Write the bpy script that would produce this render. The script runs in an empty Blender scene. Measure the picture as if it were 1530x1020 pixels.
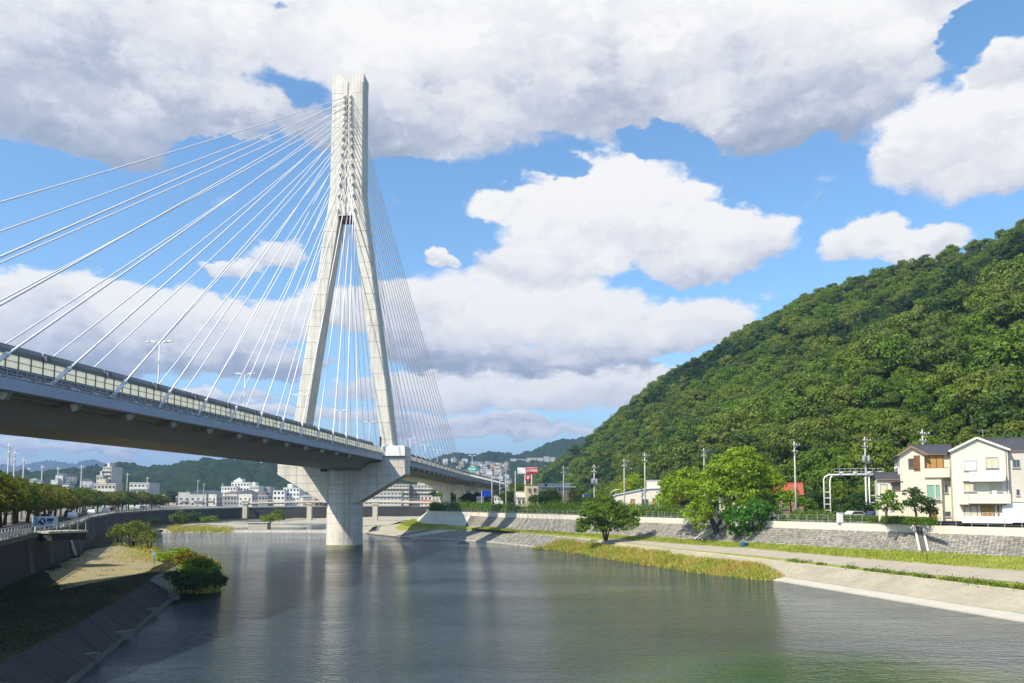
import bpy, bmesh, math, random
from mathutils import Vector, Matrix, noise as mnoise

random.seed(7)
HAZE = 1.8e-4
SC = bpy.context.scene
COL = SC.collection

# ------------------------------------------------------------------ camera
PW, PH = 1530.0, 1020.0            # size of the photograph the measurements were taken from
HC = 10.6                          # eye height above the water
HORIZON = 746.0
PITCH = math.radians(4.5)
FPX = 1190.0 * math.cos(PITCH)
SHIFT = (HORIZON - PH / 2) - FPX * math.tan(PITCH)
cam_data = bpy.data.cameras.new('camera')
cam = bpy.data.objects.new('camera', cam_data)
COL.objects.link(cam)
cam.location = (0, 0, HC)
cam.rotation_euler = (math.pi / 2 + PITCH, 0, 0)
cam_data.sensor_width = 36.0
cam_data.lens = 36.0 * FPX / PW
cam_data.shift_y = SHIFT / PW
cam_data.clip_start = 0.3
cam_data.clip_end = 30000
SC.camera = cam


def ray(px, py):
    """direction through a point of the photograph, scaled to one metre of depth"""
    a = (px - PW / 2) / FPX
    b = -(py - PH / 2 - SHIFT) / FPX
    d = Vector((a, math.cos(PITCH) - b * math.sin(PITCH), math.sin(PITCH) + b * math.cos(PITCH)))
    return d / d.y


def at(px, py, d):
    r = ray(px, py)
    return Vector((r.x * d, d, HC + r.z * d))


def G(px, py, z=0.0):
    """the point of the level z seen there"""
    r = ray(px, py)
    d = (z - HC) / r.z
    return Vector((r.x * d, d, z))


def X(px, d):
    """lateral position of column px (near the horizon) at depth d"""
    return (px - PW / 2) / 1190.0 * d


# ------------------------------------------------------------------ sun, sky, exposure
SUN_DIR = Vector((-0.53, -0.47, 0.70)).normalized()
SUN_EL = math.asin(SUN_DIR.z)
sun_data = bpy.data.lights.new('sun', 'SUN')
sun_data.energy = 5.0
sun_data.angle = math.radians(0.53)
sun_data.color = (1.0, 0.90, 0.73)
sun = bpy.data.objects.new('sun', sun_data)
COL.objects.link(sun)
sun.rotation_euler = SUN_DIR.to_track_quat('Z', 'Y').to_euler()
SC.view_settings.view_transform = 'Standard'
SC.view_settings.look = 'None'
SC.view_settings.exposure = 0.36
SC.view_settings.gamma = 1.0
SC.view_settings.use_curve_mapping = False
SC.render.engine = 'CYCLES'
SC.cycles.max_bounces = 6
SC.cycles.diffuse_bounces = 2
SC.cycles.glossy_bounces = 3
SC.cycles.transparent_max_bounces = 12
SC.cycles.volume_bounces = 0


class NT:
    """short hand for building node trees"""
    def __init__(self, tree):
        self.t = tree
        tree.nodes.clear()

    def n(self, kind, **kw):
        nd = self.t.nodes.new(kind)
        for k, v in kw.items():
            setattr(nd, k, v)
        return nd

    def put(self, sock, v):
        if hasattr(v, 'is_output') or isinstance(v, bpy.types.NodeSocket):
            self.t.links.new(v, sock)
        else:
            sock.default_value = v

    def m(self, op, a, b=None, c=None, clamp=False):
        nd = self.n('ShaderNodeMath', operation=op, use_clamp=clamp)
        self.put(nd.inputs[0], a)
        if b is not None: self.put(nd.inputs[1], b)
        if c is not None: self.put(nd.inputs[2], c)
        return nd.outputs[0]

    def vm(self, op, a, b=None):
        nd = self.n('ShaderNodeVectorMath', operation=op)
        self.put(nd.inputs[0], a)
        if b is not None: self.put(nd.inputs[1], b)
        return nd.outputs[0]

    def xyz(self, v):
        nd = self.n('ShaderNodeSeparateXYZ'); self.put(nd.inputs[0], v)
        return nd.outputs

    def comb(self, x, y, z):
        nd = self.n('ShaderNodeCombineXYZ')
        for i, v in enumerate((x, y, z)): self.put(nd.inputs[i], v)
        return nd.outputs[0]

    def noise(self, v, scale, detail=4.0, rough=0.55, lac=2.0, dist=0.0, out='Fac'):
        nd = self.n('ShaderNodeTexNoise')
        self.put(nd.inputs['Vector'], v)
        nd.inputs['Scale'].default_value = scale
        nd.inputs['Detail'].default_value = detail
        nd.inputs['Roughness'].default_value = rough
        nd.inputs['Lacunarity'].default_value = lac
        nd.inputs['Distortion'].default_value = dist
        return nd.outputs[out]

    def rng(self, v, a, b, c=0.0, d=1.0, smooth=False):
        nd = self.n('ShaderNodeMapRange')
        nd.interpolation_type = 'SMOOTHSTEP' if smooth else 'LINEAR'
        self.put(nd.inputs[0], v)
        for i, q in enumerate((a, b, c, d)): self.put(nd.inputs[i + 1], q)
        return nd.outputs[0]

    def mix(self, f, a, b, blend='MIX'):
        nd = self.n('ShaderNodeMix', data_type='RGBA', blend_type=blend)
        self.put(nd.inputs[0], f)
        for s, v in ((nd.inputs[6], a), (nd.inputs[7], b)):
            if isinstance(v, tuple) and len(v) == 3: v = v + (1.0,)
            self.put(s, v)
        return nd.outputs[2]

    def ramp(self, v, stops):
        nd = self.n('ShaderNodeValToRGB')
        self.put(nd.inputs[0], v)
        e = nd.color_ramp.elements
        while len(e) > len(stops): e.remove(e[-1])
        while len(e) < len(stops): e.new(0.5)
        for k, (p, c) in enumerate(stops):
            e[k].position = p
            e[k].color = tuple(c) + (1.0,) if len(c) == 3 else c
        return nd.outputs[0]


# cumulus banks: centre and half size measured on the photograph, turned into sky directions
CLOUDS = [  # x, y, rx, ry, brightness
    (60, 90, 330, 150, -.45), (330, 60, 300, 120, .3), (180, 190, 160, 70, -.75), (620, 60, 260, 115, .55),
    (560, 195, 160, 48, -.7), (700, 150, 220, 100, .05), (850, 60, 300, 120, .4), (1010, 140, 260, 70, -.15),
    (1120, 80, 260, 120, .2), (1300, 70, 150, 100, .35), (1180, 190, 160, 42, -.6), (330, 165, 160, 45, .1),
    (500, -90, 900, 120, .2), (1390, -60, 100, 90, .3),
    (1425, 215, 160, 110, .45), (1560, 190, 150, 110, .5), (1495, 85, 75, 45, .5), (1640, 60, 120, 90, .2),
    (1290, 362, 70, 40, .6), (1370, 375, 70, 32, .4),
    (905, 295, 155, 82, .6), (980, 335, 130, 75, .45), (740, 305, 70, 28, .7), (1100, 355, 100, 58, .4),
    (820, 395, 135, 48, -.1), (1040, 395, 90, 30, .1), (830, 345, 100, 60, .5), (660, 385, 30, 12, .5),
    (690, 465, 130, 82, .5), (850, 475, 170, 72, .4), (600, 480, 90, 70, .3), (930, 510, 90, 40, .0),
    (700, 540, 170, 30, -.9), (900, 545, 120, 22, -.8), (1060, 475, 95, 48, .5), (1010, 505, 60, 30, .3),
    (800, 585, 260, 40, .45), (620, 590, 160, 35, .25), (950, 575, 110, 34, .5), (700, 635, 230, 18, -.3),
    (760, 650, 200, 14, .2), (1250, 560, 260, 60, .1),
    (60, 455, 160, 76, .55), (190, 475, 140, 68, .5), (300, 480, 100, 68, .6), (400, 485, 90, 50, .5),
    (500, 470, 80, 50, .4), (80, 525, 230, 36, -.9), (330, 545, 230, 32, -.8), (410, 378, 60, 28, -.1), (340, 390, 40, 18, 0),
    (150, 590, 320, 20, -.1), (330, 620, 250, 14, .2), (200, 668, 330, 12, .1), (-150, 500, 200, 90, .2), (-60, 690, 200, 14, .0),
    (20, 665, 260, 10, -.2), (-300, 150, 260, 140, .0), (-350, 380, 160, 60, .3),
    (1700, 330, 120, 70, .3), (1850, 120, 160, 110, .2), (1800, 520, 260, 60, .2),
]


HOLES = [(440, 140, 110, 42, .75), (425, 14, 34, 18, 1.2), (330, 228, 110, 26, 1.2), (995, 205, 75, 26, 1.0), (830, 250, 60, 18, .8), (1225, 250, 40, 60, 1.0), (10, 250, 90, 32, 1.6), (1440, 60, 26, 40, 1.0), (620, 250, 90, 16, .8), (470, 560, 60, 14, .8)]


def sky_world():
    w = bpy.data.worlds.new('World')
    SC.world = w
    w.use_nodes = True
    t = NT(w.node_tree)
    geo = t.n('ShaderNodeTexCoord').outputs['Generated']
    x, y, z = t.xyz(geo)
    az = t.m('ARCTAN2', x, y)
    el = t.m('ARCSINE', z)
    # billow warp
    P = t.vm('MULTIPLY', geo, (1.0, 1.0, 1.6))
    w1 = t.noise(P, 9.0, 3.0, 0.55, out='Color')
    w2 = t.noise(P, 34.0, 4.0, 0.6, out='Color')
    wx, wy, wz = t.xyz(w1)
    vx, vy, vz = t.xyz(w2)
    U = t.m('ADD', az, t.m('ADD', t.m('MULTIPLY', t.m('SUBTRACT', wx, .5), .085), t.m('MULTIPLY', t.m('SUBTRACT', vx, .5), .034)))
    V = t.m('ADD', el, t.m('ADD', t.m('MULTIPLY', t.m('SUBTRACT', wy, .5), .060), t.m('MULTIPLY', t.m('SUBTRACT', vy, .5), .030)))
    M = None
    S = None
    W = None
    for (cx, cy, rx, ry, br) in CLOUDS:
        r = ray(cx, cy).normalized()
        ca, ce = math.atan2(r.x, r.y), math.asin(r.z)
        k = math.cos(math.atan((cx - 765) / 1190.0)) ** 1.4
        ax, ay = rx / 1190.0 * k, ry / 1190.0 * k * 0.95
        du = t.m('MULTIPLY_ADD', U, 1 / ax, -ca / ax)
        dv = t.m('MULTIPLY_ADD', V, 1 / ay, -ce / ay)
        q = t.m('SUBTRACT', 1.0, t.m('MULTIPLY_ADD', du, du, t.m('MULTIPLY', dv, dv)))
        q = t.m('MAXIMUM', q, 0.0)
        # local brightness: lit top, grey underside
        q2 = t.m('POWER', q, 1.6)
        sh = t.m('MULTIPLY', q2, t.m('MULTIPLY_ADD', dv, 1.0, br))
        M = q if M is None else t.m('ADD', M, q)
        W = q2 if W is None else t.m('ADD', W, q2)
        S = sh if S is None else t.m('ADD', S, sh)
    for (cx, cy, rx, ry, dp) in HOLES:
        r = ray(cx, cy).normalized()
        ca, ce = math.atan2(r.x, r.y), math.asin(r.z)
        ax, ay = rx / 1190.0, ry / 1190.0
        du = t.m('MULTIPLY_ADD', U, 1 / ax, -ca / ax)
        dv = t.m('MULTIPLY_ADD', V, 1 / ay, -ce / ay)
        q = t.m('MAXIMUM', t.m('SUBTRACT', 1.0, t.m('MULTIPLY_ADD', du, du, t.m('MULTIPLY', dv, dv))), 0.0)
        M = t.m('MAXIMUM', t.m('SUBTRACT', M, t.m('MULTIPLY', q, dp)), 0.0)
    # scattered cover in the part of the sky the photograph does not show
    far = t.rng(t.m('ABSOLUTE', az), .78, 1.0, 0, 1, True)
    far = t.m('MAXIMUM', far, t.rng(el, .62, .8, 0, 1, True))
    cover = t.noise(P, 2.6, 3.0, .5)
    cm = t.m('MULTIPLY', far, t.m('MULTIPLY', t.m('MAXIMUM', t.m('SUBTRACT', cover, .56), 0), 9.0))
    M = t.m('ADD', M, cm)
    S = t.m('ADD', S, t.m('MULTIPLY', cm, .2))
    tone = t.m('DIVIDE', S, t.m('ADD', t.m('ADD', W, cm), .04))
    fine = t.noise(P, 22.0, 7.0, .60)
    off = t.vm('ADD', P, (-.008, 0, .016))
    fine2 = t.noise(off, 22.0, 5.0, .60)
    Mc = t.m('MINIMUM', M, 1.0)
    wob = t.vm('ADD', P, t.vm('MULTIPLY', w2, (.11, .11, .11)))

    def billow(p, sc):
        v = t.n('ShaderNodeTexVoronoi', feature='F1')
        t.put(v.inputs['Vector'], p)
        v.inputs['Scale'].default_value = sc
        v.inputs['Detail'].default_value = 1.0
        v.inputs['Roughness'].default_value = .5
        return t.m('SUBTRACT', 1.0, v.outputs['Distance'])
    bw = billow(wob, 11.0)
    bw2 = billow(t.vm('ADD', wob, (-.012, 0, .022)), 11.0)
    bil = t.m('SUBTRACT', bw, .62)
    brel = t.m('SUBTRACT', bw, bw2)
    D = t.m('ADD', t.m('MULTIPLY', Mc, 1.45), t.m('MULTIPLY', t.m('SUBTRACT', fine, .545), 1.25))
    D = t.m('ADD', D, t.m('MULTIPLY', bil, .40))
    alpha = t.rng(D, -.02, .62, 0, 1, True)
    relief = t.m('MULTIPLY', t.m('SUBTRACT', fine, fine2), .45)
    lump = t.m('MULTIPLY', t.m('SUBTRACT', t.noise(P, 4.5, 3.0, .5), .5), 1.5)
    lump2 = t.m('MULTIPLY', t.m('SUBTRACT', wz, .5), .6)
    b = t.m('ADD', t.m('ADD', t.m('MULTIPLY', tone, .80), relief), t.m('ADD', lump, lump2))
    b = t.m('ADD', b, t.m('MULTIPLY', brel, .38))
    b = t.m('ADD', b, t.m('MULTIPLY', bil, .35))
    b = t.rng(b, -1.05, .36, 0, 1)
    cloud = t.ramp(b, [(0.0, (2.5, 2.9, 3.7)), (.30, (3.6, 3.9, 4.6)), (.58, (5.3, 5.4, 5.7)), (1.0, (6.9, 6.8, 6.6))])
    sky = t.n('ShaderNodeTexSky', sky_type='NISHITA')
    sky.sun_disc = False
    sky.sun_elevation = SUN_EL
    sky.sun_rotation = math.atan2(SUN_DIR.x, SUN_DIR.y)
    sky.altitude = 50
    sky.air_density = 1.0
    sky.dust_density = 0.8
    sky.ozone_density = 1.5
    skc = t.mix(1.0, sky.outputs[0], (1.0, 1.34, 1.50), 'MULTIPLY')
    # pale band low over the land
    low = t.rng(el, .0, .22, .55, 0, True)
    skc = t.mix(low, skc, (3.4, 4.3, 5.7))
    full = t.mix(alpha, skc, cloud)
    bg = t.n('ShaderNodeBackground')
    t.put(bg.inputs[0], full)
    bg.inputs[1].default_value = 0.117
    out = t.n('ShaderNodeOutputWorld')
    t.put(out.inputs[0], bg.outputs[0])
    w.cycles.sampling_method = 'MANUAL'
    w.cycles.sample_map_resolution = 512


sky_world()


# ------------------------------------------------------------------ helpers
class MB:
    """collects boxes, bars, tubes and sheets; build() links them as ONE mesh object"""
    def __init__(self):
        self.v, self.f, self.mi = [], [], []

    def add(self, vs, fs, mi=0):
        o = len(self.v)
        self.v.extend([tuple(p) for p in vs])
        self.f.extend([tuple(i + o for i in q) for q in fs])
        self.mi.extend([mi] * len(fs))

    def box(self, c, s, rz=0.0, mi=0):
        hx, hy, hz = s[0] / 2, s[1] / 2, s[2] / 2
        cr, sr = math.cos(rz), math.sin(rz)
        vs = []
        for dz in (-hz, hz):
            for dx, dy in ((-hx, -hy), (hx, -hy), (hx, hy), (-hx, hy)):
                vs.append((c[0] + dx * cr - dy * sr, c[1] + dx * sr + dy * cr, c[2] + dz))
        self.add(vs, [(0, 3, 2, 1), (4, 5, 6, 7), (0, 1, 5, 4), (1, 2, 6, 5), (2, 3, 7, 6), (3, 0, 4, 7)], mi)
        return self

    def bar(self, a, b, w, h=None, up=(0, 0, 1), mi=0, w2=None, h2=None):
        a, b = Vector(a), Vector(b)
        h = w if h is None else h
        w2 = w if w2 is None else w2
        h2 = h if h2 is None else h2
        d = (b - a).normalized()
        u = Vector(up)
        if abs(d.dot(u)) > .98: u = Vector((1, 0, 0))
        s = d.cross(u).normalized()
        u = s.cross(d)
        vs = []
        for p, ww, hh in ((a, w, h), (b, w2, h2)):
            for i, j in ((-1, -1), (1, -1), (1, 1), (-1, 1)):
                vs.append(p + s * (i * ww / 2) + u * (j * hh / 2))
        self.add(vs, [(0, 1, 2, 3), (7, 6, 5, 4), (0, 4, 5, 1), (1, 5, 6, 2), (2, 6, 7, 3), (3, 7, 4, 0)], mi)
        return self

    def tube(self, pts, r, n=8, mi=0, cap=True):
        pts = [Vector(p) for p in pts]
        rs = r if isinstance(r, (list, tuple)) else [r] * len(pts)
        vs, fs = [], []
        prev = None
        for k, p in enumerate(pts):
            d = (pts[min(k + 1, len(pts) - 1)] - pts[max(k - 1, 0)])
            d = d.normalized() if d.length > 1e-9 else Vector((0, 0, 1))
            if prev is None:
                u = Vector((0, 0, 1)) if abs(d.z) < .9 else Vector((1, 0, 0))
            else:
                u = prev
            s = d.cross(u).normalized()
            u = s.cross(d).normalized()
            prev = u
            for j in range(n):
                a = 2 * math.pi * j / n
                vs.append(p + (s * math.cos(a) + u * math.sin(a)) * rs[k])
        for k in range(len(pts) - 1):
            for j in range(n):
                j2 = (j + 1) % n
                fs.append((k * n + j, k * n + j2, (k + 1) * n + j2, (k + 1) * n + j))
        if cap:
            fs.append(tuple(range(n))[::-1])
            fs.append(tuple((len(pts) - 1) * n + j for j in range(n)))
        self.add(vs, fs, mi)
        return self

    def loft(self, rows, mi=0, closed=False):
        """rows: lists of points, all the same length; quads between neighbouring rows"""
        n = len(rows[0])
        vs = [p for r in rows for p in r]
        fs = []
        for k in range(len(rows) - 1):
            for j in range(n if closed else n - 1):
                j2 = (j + 1) % n
                fs.append((k * n + j, k * n + j2, (k + 1) * n + j2, (k + 1) * n + j))
        self.add(vs, fs, mi)
        return self

    def prism(self, poly, axis_a, axis_b, origin, depth_vec, mi=0):
        """a flat outline (u,v) in the plane origin + u*axis_a + v*axis_b, given thickness along depth_vec"""
        A, B, O, D = Vector(axis_a), Vector(axis_b), Vector(origin), Vector(depth_vec)
        n = len(poly)
        f = [O + A * u + B * v for u, v in poly]
        g = [p + D for p in f]
        fs = [tuple(range(n)), tuple(range(2 * n - 1, n - 1, -1))]
        for j in range(n):
            j2 = (j + 1) % n
            fs.append((j, j + n, j2 + n, j2))
        self.add(f + g, fs, mi)
        return self

    def mesh(self, name, mats, smooth=False):
        me = bpy.data.meshes.new(name)
        me.from_pydata(self.v, [], self.f)
        for m_ in (mats if isinstance(mats, (list, tuple)) else [mats]):
            me.materials.append(m_)
        if isinstance(mats, (list, tuple)) and len(mats) > 1:
            me.polygons.foreach_set('material_index', self.mi)
        if smooth:
            me.polygons.foreach_set('use_smooth', [True] * len(me.polygons))
        me.update()
        return me

    def build(self, name, mats, parent=None, smooth=False, fix=False):
        me = self.mesh(name, mats, smooth)
        if fix:
            bm = bmesh.new(); bm.from_mesh(me)
            bmesh.ops.recalc_face_normals(bm, faces=bm.faces)
            bm.to_mesh(me); bm.free()
        return link(name, me, parent)


def link(name, me, parent=None):
    o = bpy.data.objects.new(name, me)
    COL.objects.link(o)
    if parent is not None: o.parent = parent
    return o


def empty(name, loc=(0, 0, 0), rz=0.0):
    o = bpy.data.objects.new(name, None)
    COL.objects.link(o)
    o.location = loc
    o.rotation_euler = (0, 0, rz)
    o.empty_display_size = .5
    return o


def tag(o, label=None, cat=None, group=None, kind=None):
    if label: o['label'] = label
    if cat: o['category'] = cat
    if group: o['group'] = group
    if kind: o['kind'] = kind
    return o


def struct(o):
    o['kind'] = 'structure'
    return o


def stuff(o, label=None, cat=None):
    o['kind'] = 'stuff'
    if label: o['label'] = label
    if cat: o['category'] = cat
    return o


def copy_tree(o, parent=None):
    c = o.copy()
    COL.objects.link(c)
    c.parent = parent
    for ch in KIDS(o): copy_tree(ch, c)
    return c


def KIDS(o):
    return [c for c in o.children]


def resample(pts, n, smooth=True):
    """n points evenly spaced along a polyline"""
    pts = [Vector(p) for p in pts]
    if smooth and len(pts) > 2:
        q = []
        for i in range(len(pts) - 1):
            p0, p1, p2, p3 = pts[max(i - 1, 0)], pts[i], pts[i + 1], pts[min(i + 2, len(pts) - 1)]
            for k in range(8):
                t = k / 8
                q.append(.5 * ((2 * p1) + (p2 - p0) * t + (2 * p0 - 5 * p1 + 4 * p2 - p3) * t * t + (3 * p1 - p0 - 3 * p2 + p3) * t ** 3))
        q.append(pts[-1])
        pts = q
    L = [0]
    for a, b in zip(pts, pts[1:]): L.append(L[-1] + (b - a).length)
    out, j = [], 0
    for k in range(n):
        s = L[-1] * k / (n - 1)
        while j < len(pts) - 2 and L[j + 1] < s: j += 1
        seg = max(L[j + 1] - L[j], 1e-9)
        out.append(pts[j].lerp(pts[j + 1], min(1, (s - L[j]) / seg)))
    return out


def by_depth(pts, ds):
    """points of a polyline (monotone in depth y) at the given depths"""
    pts = sorted([Vector(p) for p in pts], key=lambda p: p.y)
    out = []
    for d in ds:
        if d <= pts[0].y:
            a, b = pts[0], pts[1]
        elif d >= pts[-1].y:
            a, b = pts[-2], pts[-1]
        else:
            for a, b in zip(pts, pts[1:]):
                if a.y <= d <= b.y: break
        t = (d - a.y) / (b.y - a.y)
        out.append(a + (b - a) * t)
    return out


# ------------------------------------------------------------------ materials
def base_mat(name):
    m = bpy.data.materials.new(name)
    m.use_nodes = True
    return m, NT(m.node_tree)


def finish(m, t, color, rough=.8, bump=None, bump_d=.05, metal=0.0, spec=.3, emis=None, strength=1.0):
    p = t.n('ShaderNodeBsdfPrincipled')
    t.put(p.inputs['Base Color'], color if not (isinstance(color, tuple) and len(color) == 3) else color + (1,))
    t.put(p.inputs['Roughness'], rough)
    p.inputs['Metallic'].default_value = metal
    p.inputs['Specular IOR Level'].default_value = spec
    if bump is not None:
        b = t.n('ShaderNodeBump')
        b.inputs['Strength'].default_value = strength
        b.inputs['Distance'].default_value = bump_d
        t.put(b.inputs['Height'], bump)
        t.put(p.inputs['Normal'], b.outputs[0])
    o = t.n('ShaderNodeOutputMaterial')
    t.put(o.inputs[0], p.outputs[0])
    return m


def mul(c, k):
    return tuple(min(1, x * k) for x in c)


def weathered(name, c, var=.25, scale=.5, rough=.85, bump=.02, streak=0.0, metal=0.0, spec=.25, dirt=None):
    """a surface colour with uneven tone, fine grain and vertical rain streaks"""
    m, t = base_mat(name)
    pos = t.n('ShaderNodeNewGeometry').outputs['Position']
    a = t.noise(pos, scale, 5.0, .6)
    b = t.noise(pos, scale * 9, 4.0, .6)
    k = t.m('ADD', t.m('MULTIPLY', a, .65), t.m('MULTIPLY', b, .35))
    col = t.mix(t.rng(k, .3, .7), mul(c, 1 - var), mul(c, 1 + var))
    if streak:
        st = t.noise(t.vm('MULTIPLY', pos, (1.6, 1.6, .07)), 1.0, 4.0, .6)
        col = t.mix(t.m('MULTIPLY', t.rng(st, .5, .75), streak), col, dirt or mul(c, .45))
    return finish(m, t, col, rough, t.noise(pos, scale * 20, 3.0, .6), bump, metal, spec)


def plain(name, c, rough=.6, metal=0.0, spec=.3):
    return weathered(name, c, .07, 1.2, rough, .004, 0, metal, spec)


M = {}
M['concrete'] = weathered('concrete', (.66, .63, .56), .18, .16, .85, .02, .75, dirt=(.33, .305, .25))
M['concrete_dark'] = weathered('old_concrete', (.15, .14, .12), .25, .3, .9, .03, .6, dirt=(.10, .10, .09))
M['concrete_bank'] = weathered('bank_concrete', (.40, .355, .27), .22, .3, .9, .03, .35, dirt=(.22, .20, .15))
M['concrete_pale'] = weathered('pale_concrete', (.52, .485, .40), .15, .5, .85, .02, .3, dirt=(.35, .33, .29))
M['wall_dark'] = weathered('shaded_stained_concrete', (.042, .041, .038), .3, .25, .9, .05, .6, dirt=(.06, .06, .055))  # near-black base: shade on the left wall and slope is put into the colour
M['coping_white'] = weathered('whitewashed_coping', (.66, .62, .53), .1, .5, .85, .02, .3, dirt=(.45, .42, .35))
M['stone'] = weathered('grey_stone', (.36, .345, .33), .35, .8, .9, .05)
M['joint'] = weathered('stone_joint', (.15, .145, .13), .3, .8, .95, .05)
M['steel_blue'] = weathered('painted_steel', (.36, .40, .48), .08, .3, .5, .004, .25, dirt=(.22, .24, .28))
M['steel_grey'] = plain('grey_steel', (.16, .17, .19), .5, .2)
M['visor'] = weathered('fence_visor', (.22, .215, .21), .2, .5, .5, .004)
M['soffit'] = weathered('girder_paint', (.30, .285, .25), .12, .2, .6, .004, .2)
M['galv'] = plain('galvanised_steel', (.48, .50, .52), .45, .5)
M['white_paint'] = weathered('white_paint', (.80, .79, .76), .05, .6, .6, .004, .15, dirt=(.5, .48, .42))
M['cable'] = plain('cable_sheath', (.80, .80, .82), .4)
M['dark_steel'] = plain('dark_steel', (.05, .052, .055), .5, .3)
M['asphalt'] = weathered('asphalt', (.075, .075, .078), .2, .6, .9, .01)
M['path'] = weathered('worn_path', (.43, .375, .29), .14, .35, .9, .01)
M['glass'] = finish(*(lambda mt: (mt[0], mt[1], (.05, .065, .075)))(base_mat('window_glass')), rough=.08, spec=.8)
M['pole'] = weathered('pole_concrete', (.50, .48, .44), .12, .6, .8, .01, .2)
M['insul'] = plain('white_insulator', (.75, .75, .73), .3)
M['trunk'] = weathered('bark', (.085, .068, .05), .35, 1.5, .95, .05)
M['black'] = plain('black_rubber', (.02, .02, .02), .7)


def panel_mat():
    """translucent fence panel: pale milky plastic that lets some light through"""
    m, t = base_mat('fence_panel')
    pos = t.n('ShaderNodeNewGeometry').outputs['Position']
    k = t.noise(pos, .6, 4.0, .6)
    col = t.mix(k, (.62, .64, .55), (.76, .77, .68))
    p = t.n('ShaderNodeBsdfPrincipled')
    t.put(p.inputs['Base Color'], col)
    p.inputs['Roughness'].default_value = .35
    tr = t.n('ShaderNodeBsdfTranslucent')
    tr.inputs[0].default_value = (.9, .9, .78, 1)
    tp = t.n('ShaderNodeBsdfTransparent')
    s1 = t.n('ShaderNodeMixShader'); s1.inputs[0].default_value = .62
    t.put(s1.inputs[1], p.outputs[0]); t.put(s1.inputs[2], tr.outputs[0])
    s2 = t.n('ShaderNodeMixShader'); s2.inputs[0].default_value = .12
    t.put(s2.inputs[1], s1.outputs[0]); t.put(s2.inputs[2], tp.outputs[0])
    o = t.n('ShaderNodeOutputMaterial'); t.put(o.inputs[0], s2.outputs[0])
    return m


M['panel'] = panel_mat()


def leaf_mat(name, c1, c2, c3=None, tr=.35):
    """leaves: tone varies from tree to tree and from leaf to leaf; some light passes through"""
    m, t = base_mat(name)
    oi = t.n('ShaderNodeObjectInfo')
    geo = t.n('ShaderNodeNewGeometry')
    r1 = oi.outputs['Random']
    isl = geo.outputs['Random Per Island']
    stops = [(0.0, c1), (.55, c2), (1.0, c3 or c2)]
    col = t.ramp(r1, stops)
    pos = geo.outputs['Position']
    big = t.noise(pos, .12, 3.0, .5)
    col = t.mix(t.rng(big, .35, .65, 0, .2), col, c2)
    hs = t.n('ShaderNodeHueSaturation')
    t.put(hs.inputs['Color'], col)
    t.put(hs.inputs['Value'], t.m('MULTIPLY_ADD', isl, .75, .62))
    t.put(hs.inputs['Hue'], t.m('MULTIPLY_ADD', isl, .035, .483))
    col = hs.outputs[0]
    d = t.n('ShaderNodeBsdfPrincipled')
    t.put(d.inputs['Base Color'], col)
    d.inputs['Roughness'].default_value = .55
    d.inputs['Specular IOR Level'].default_value = .25
    tl = t.n('ShaderNodeBsdfTranslucent')
    t.put(tl.inputs[0], t.mix(1.0, col, (1.25, 1.35, .6), 'MULTIPLY'))
    ms = t.n('ShaderNodeMixShader'); ms.inputs[0].default_value = tr
    t.put(ms.inputs[1], d.outputs[0]); t.put(ms.inputs[2], tl.outputs[0])
    o = t.n('ShaderNodeOutputMaterial'); t.put(o.inputs[0], ms.outputs[0])
    return m


M['leaf_hill'] = leaf_mat('hill_leaves', (.052, .102, .014), (.110, .168, .018), (.185, .215, .024))
M['leaf_dark'] = leaf_mat('dark_leaves', (.016, .045, .010), (.032, .08, .014), (.055, .11, .016))
M['leaf_bright'] = leaf_mat('bright_leaves', (.22, .33, .016), (.27, .37, .018), (.32, .37, .022))
M['leaf_mid'] = leaf_mat('mid_leaves', (.09, .175, .012), (.13, .215, .014), (.17, .23, .02))
M['leaf_fresh'] = leaf_mat('fresh_leaves', (.055, .17, .012), (.07, .20, .014), (.08, .20, .018))
M['leaf_cherry'] = leaf_mat('autumn_leaves', (.08, .14, .012), (.15, .17, .014), (.25, .18, .018))
M['grass_blade'] = leaf_mat('grass_blades', (.30, .37, .05), (.34, .38, .06), (.40, .35, .10))
M['bench_blade'] = leaf_mat('bench_grass_blades', (.03, .05, .012), (.04, .055, .014), (.06, .055, .02))  # blades darkened: the bench's shade is part of their colour


def reed_mat():
    m, t = base_mat('yellow_reeds')
    geo = t.n('ShaderNodeNewGeometry')
    pos = geo.outputs['Position']
    k = t.m('ADD', t.m('MULTIPLY', t.noise(pos, .16, 3, .6), .75), t.m('MULTIPLY', geo.outputs['Random Per Island'], .3))
    col = t.ramp(k, [(.36, (.26, .34, .04)), (.5, (.48, .48, .09)), (.62, (.55, .46, .13)), (.72, (.50, .30, .09))])
    d = t.n('ShaderNodeBsdfDiffuse'); t.put(d.inputs[0], col)
    tl = t.n('ShaderNodeBsdfTranslucent'); t.put(tl.inputs[0], col)
    ms = t.n('ShaderNodeMixShader'); ms.inputs[0].default_value = .35
    t.put(ms.inputs[1], d.outputs[0]); t.put(ms.inputs[2], tl.outputs[0])
    o = t.n('ShaderNodeOutputMaterial'); t.put(o.inputs[0], ms.outputs[0])
    return m


M['reed'] = reed_mat()


# ------------------------------------------------------------------ land: measured bank lines (metres)
def V3(x, y, z): return Vector((x, y, z))


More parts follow.
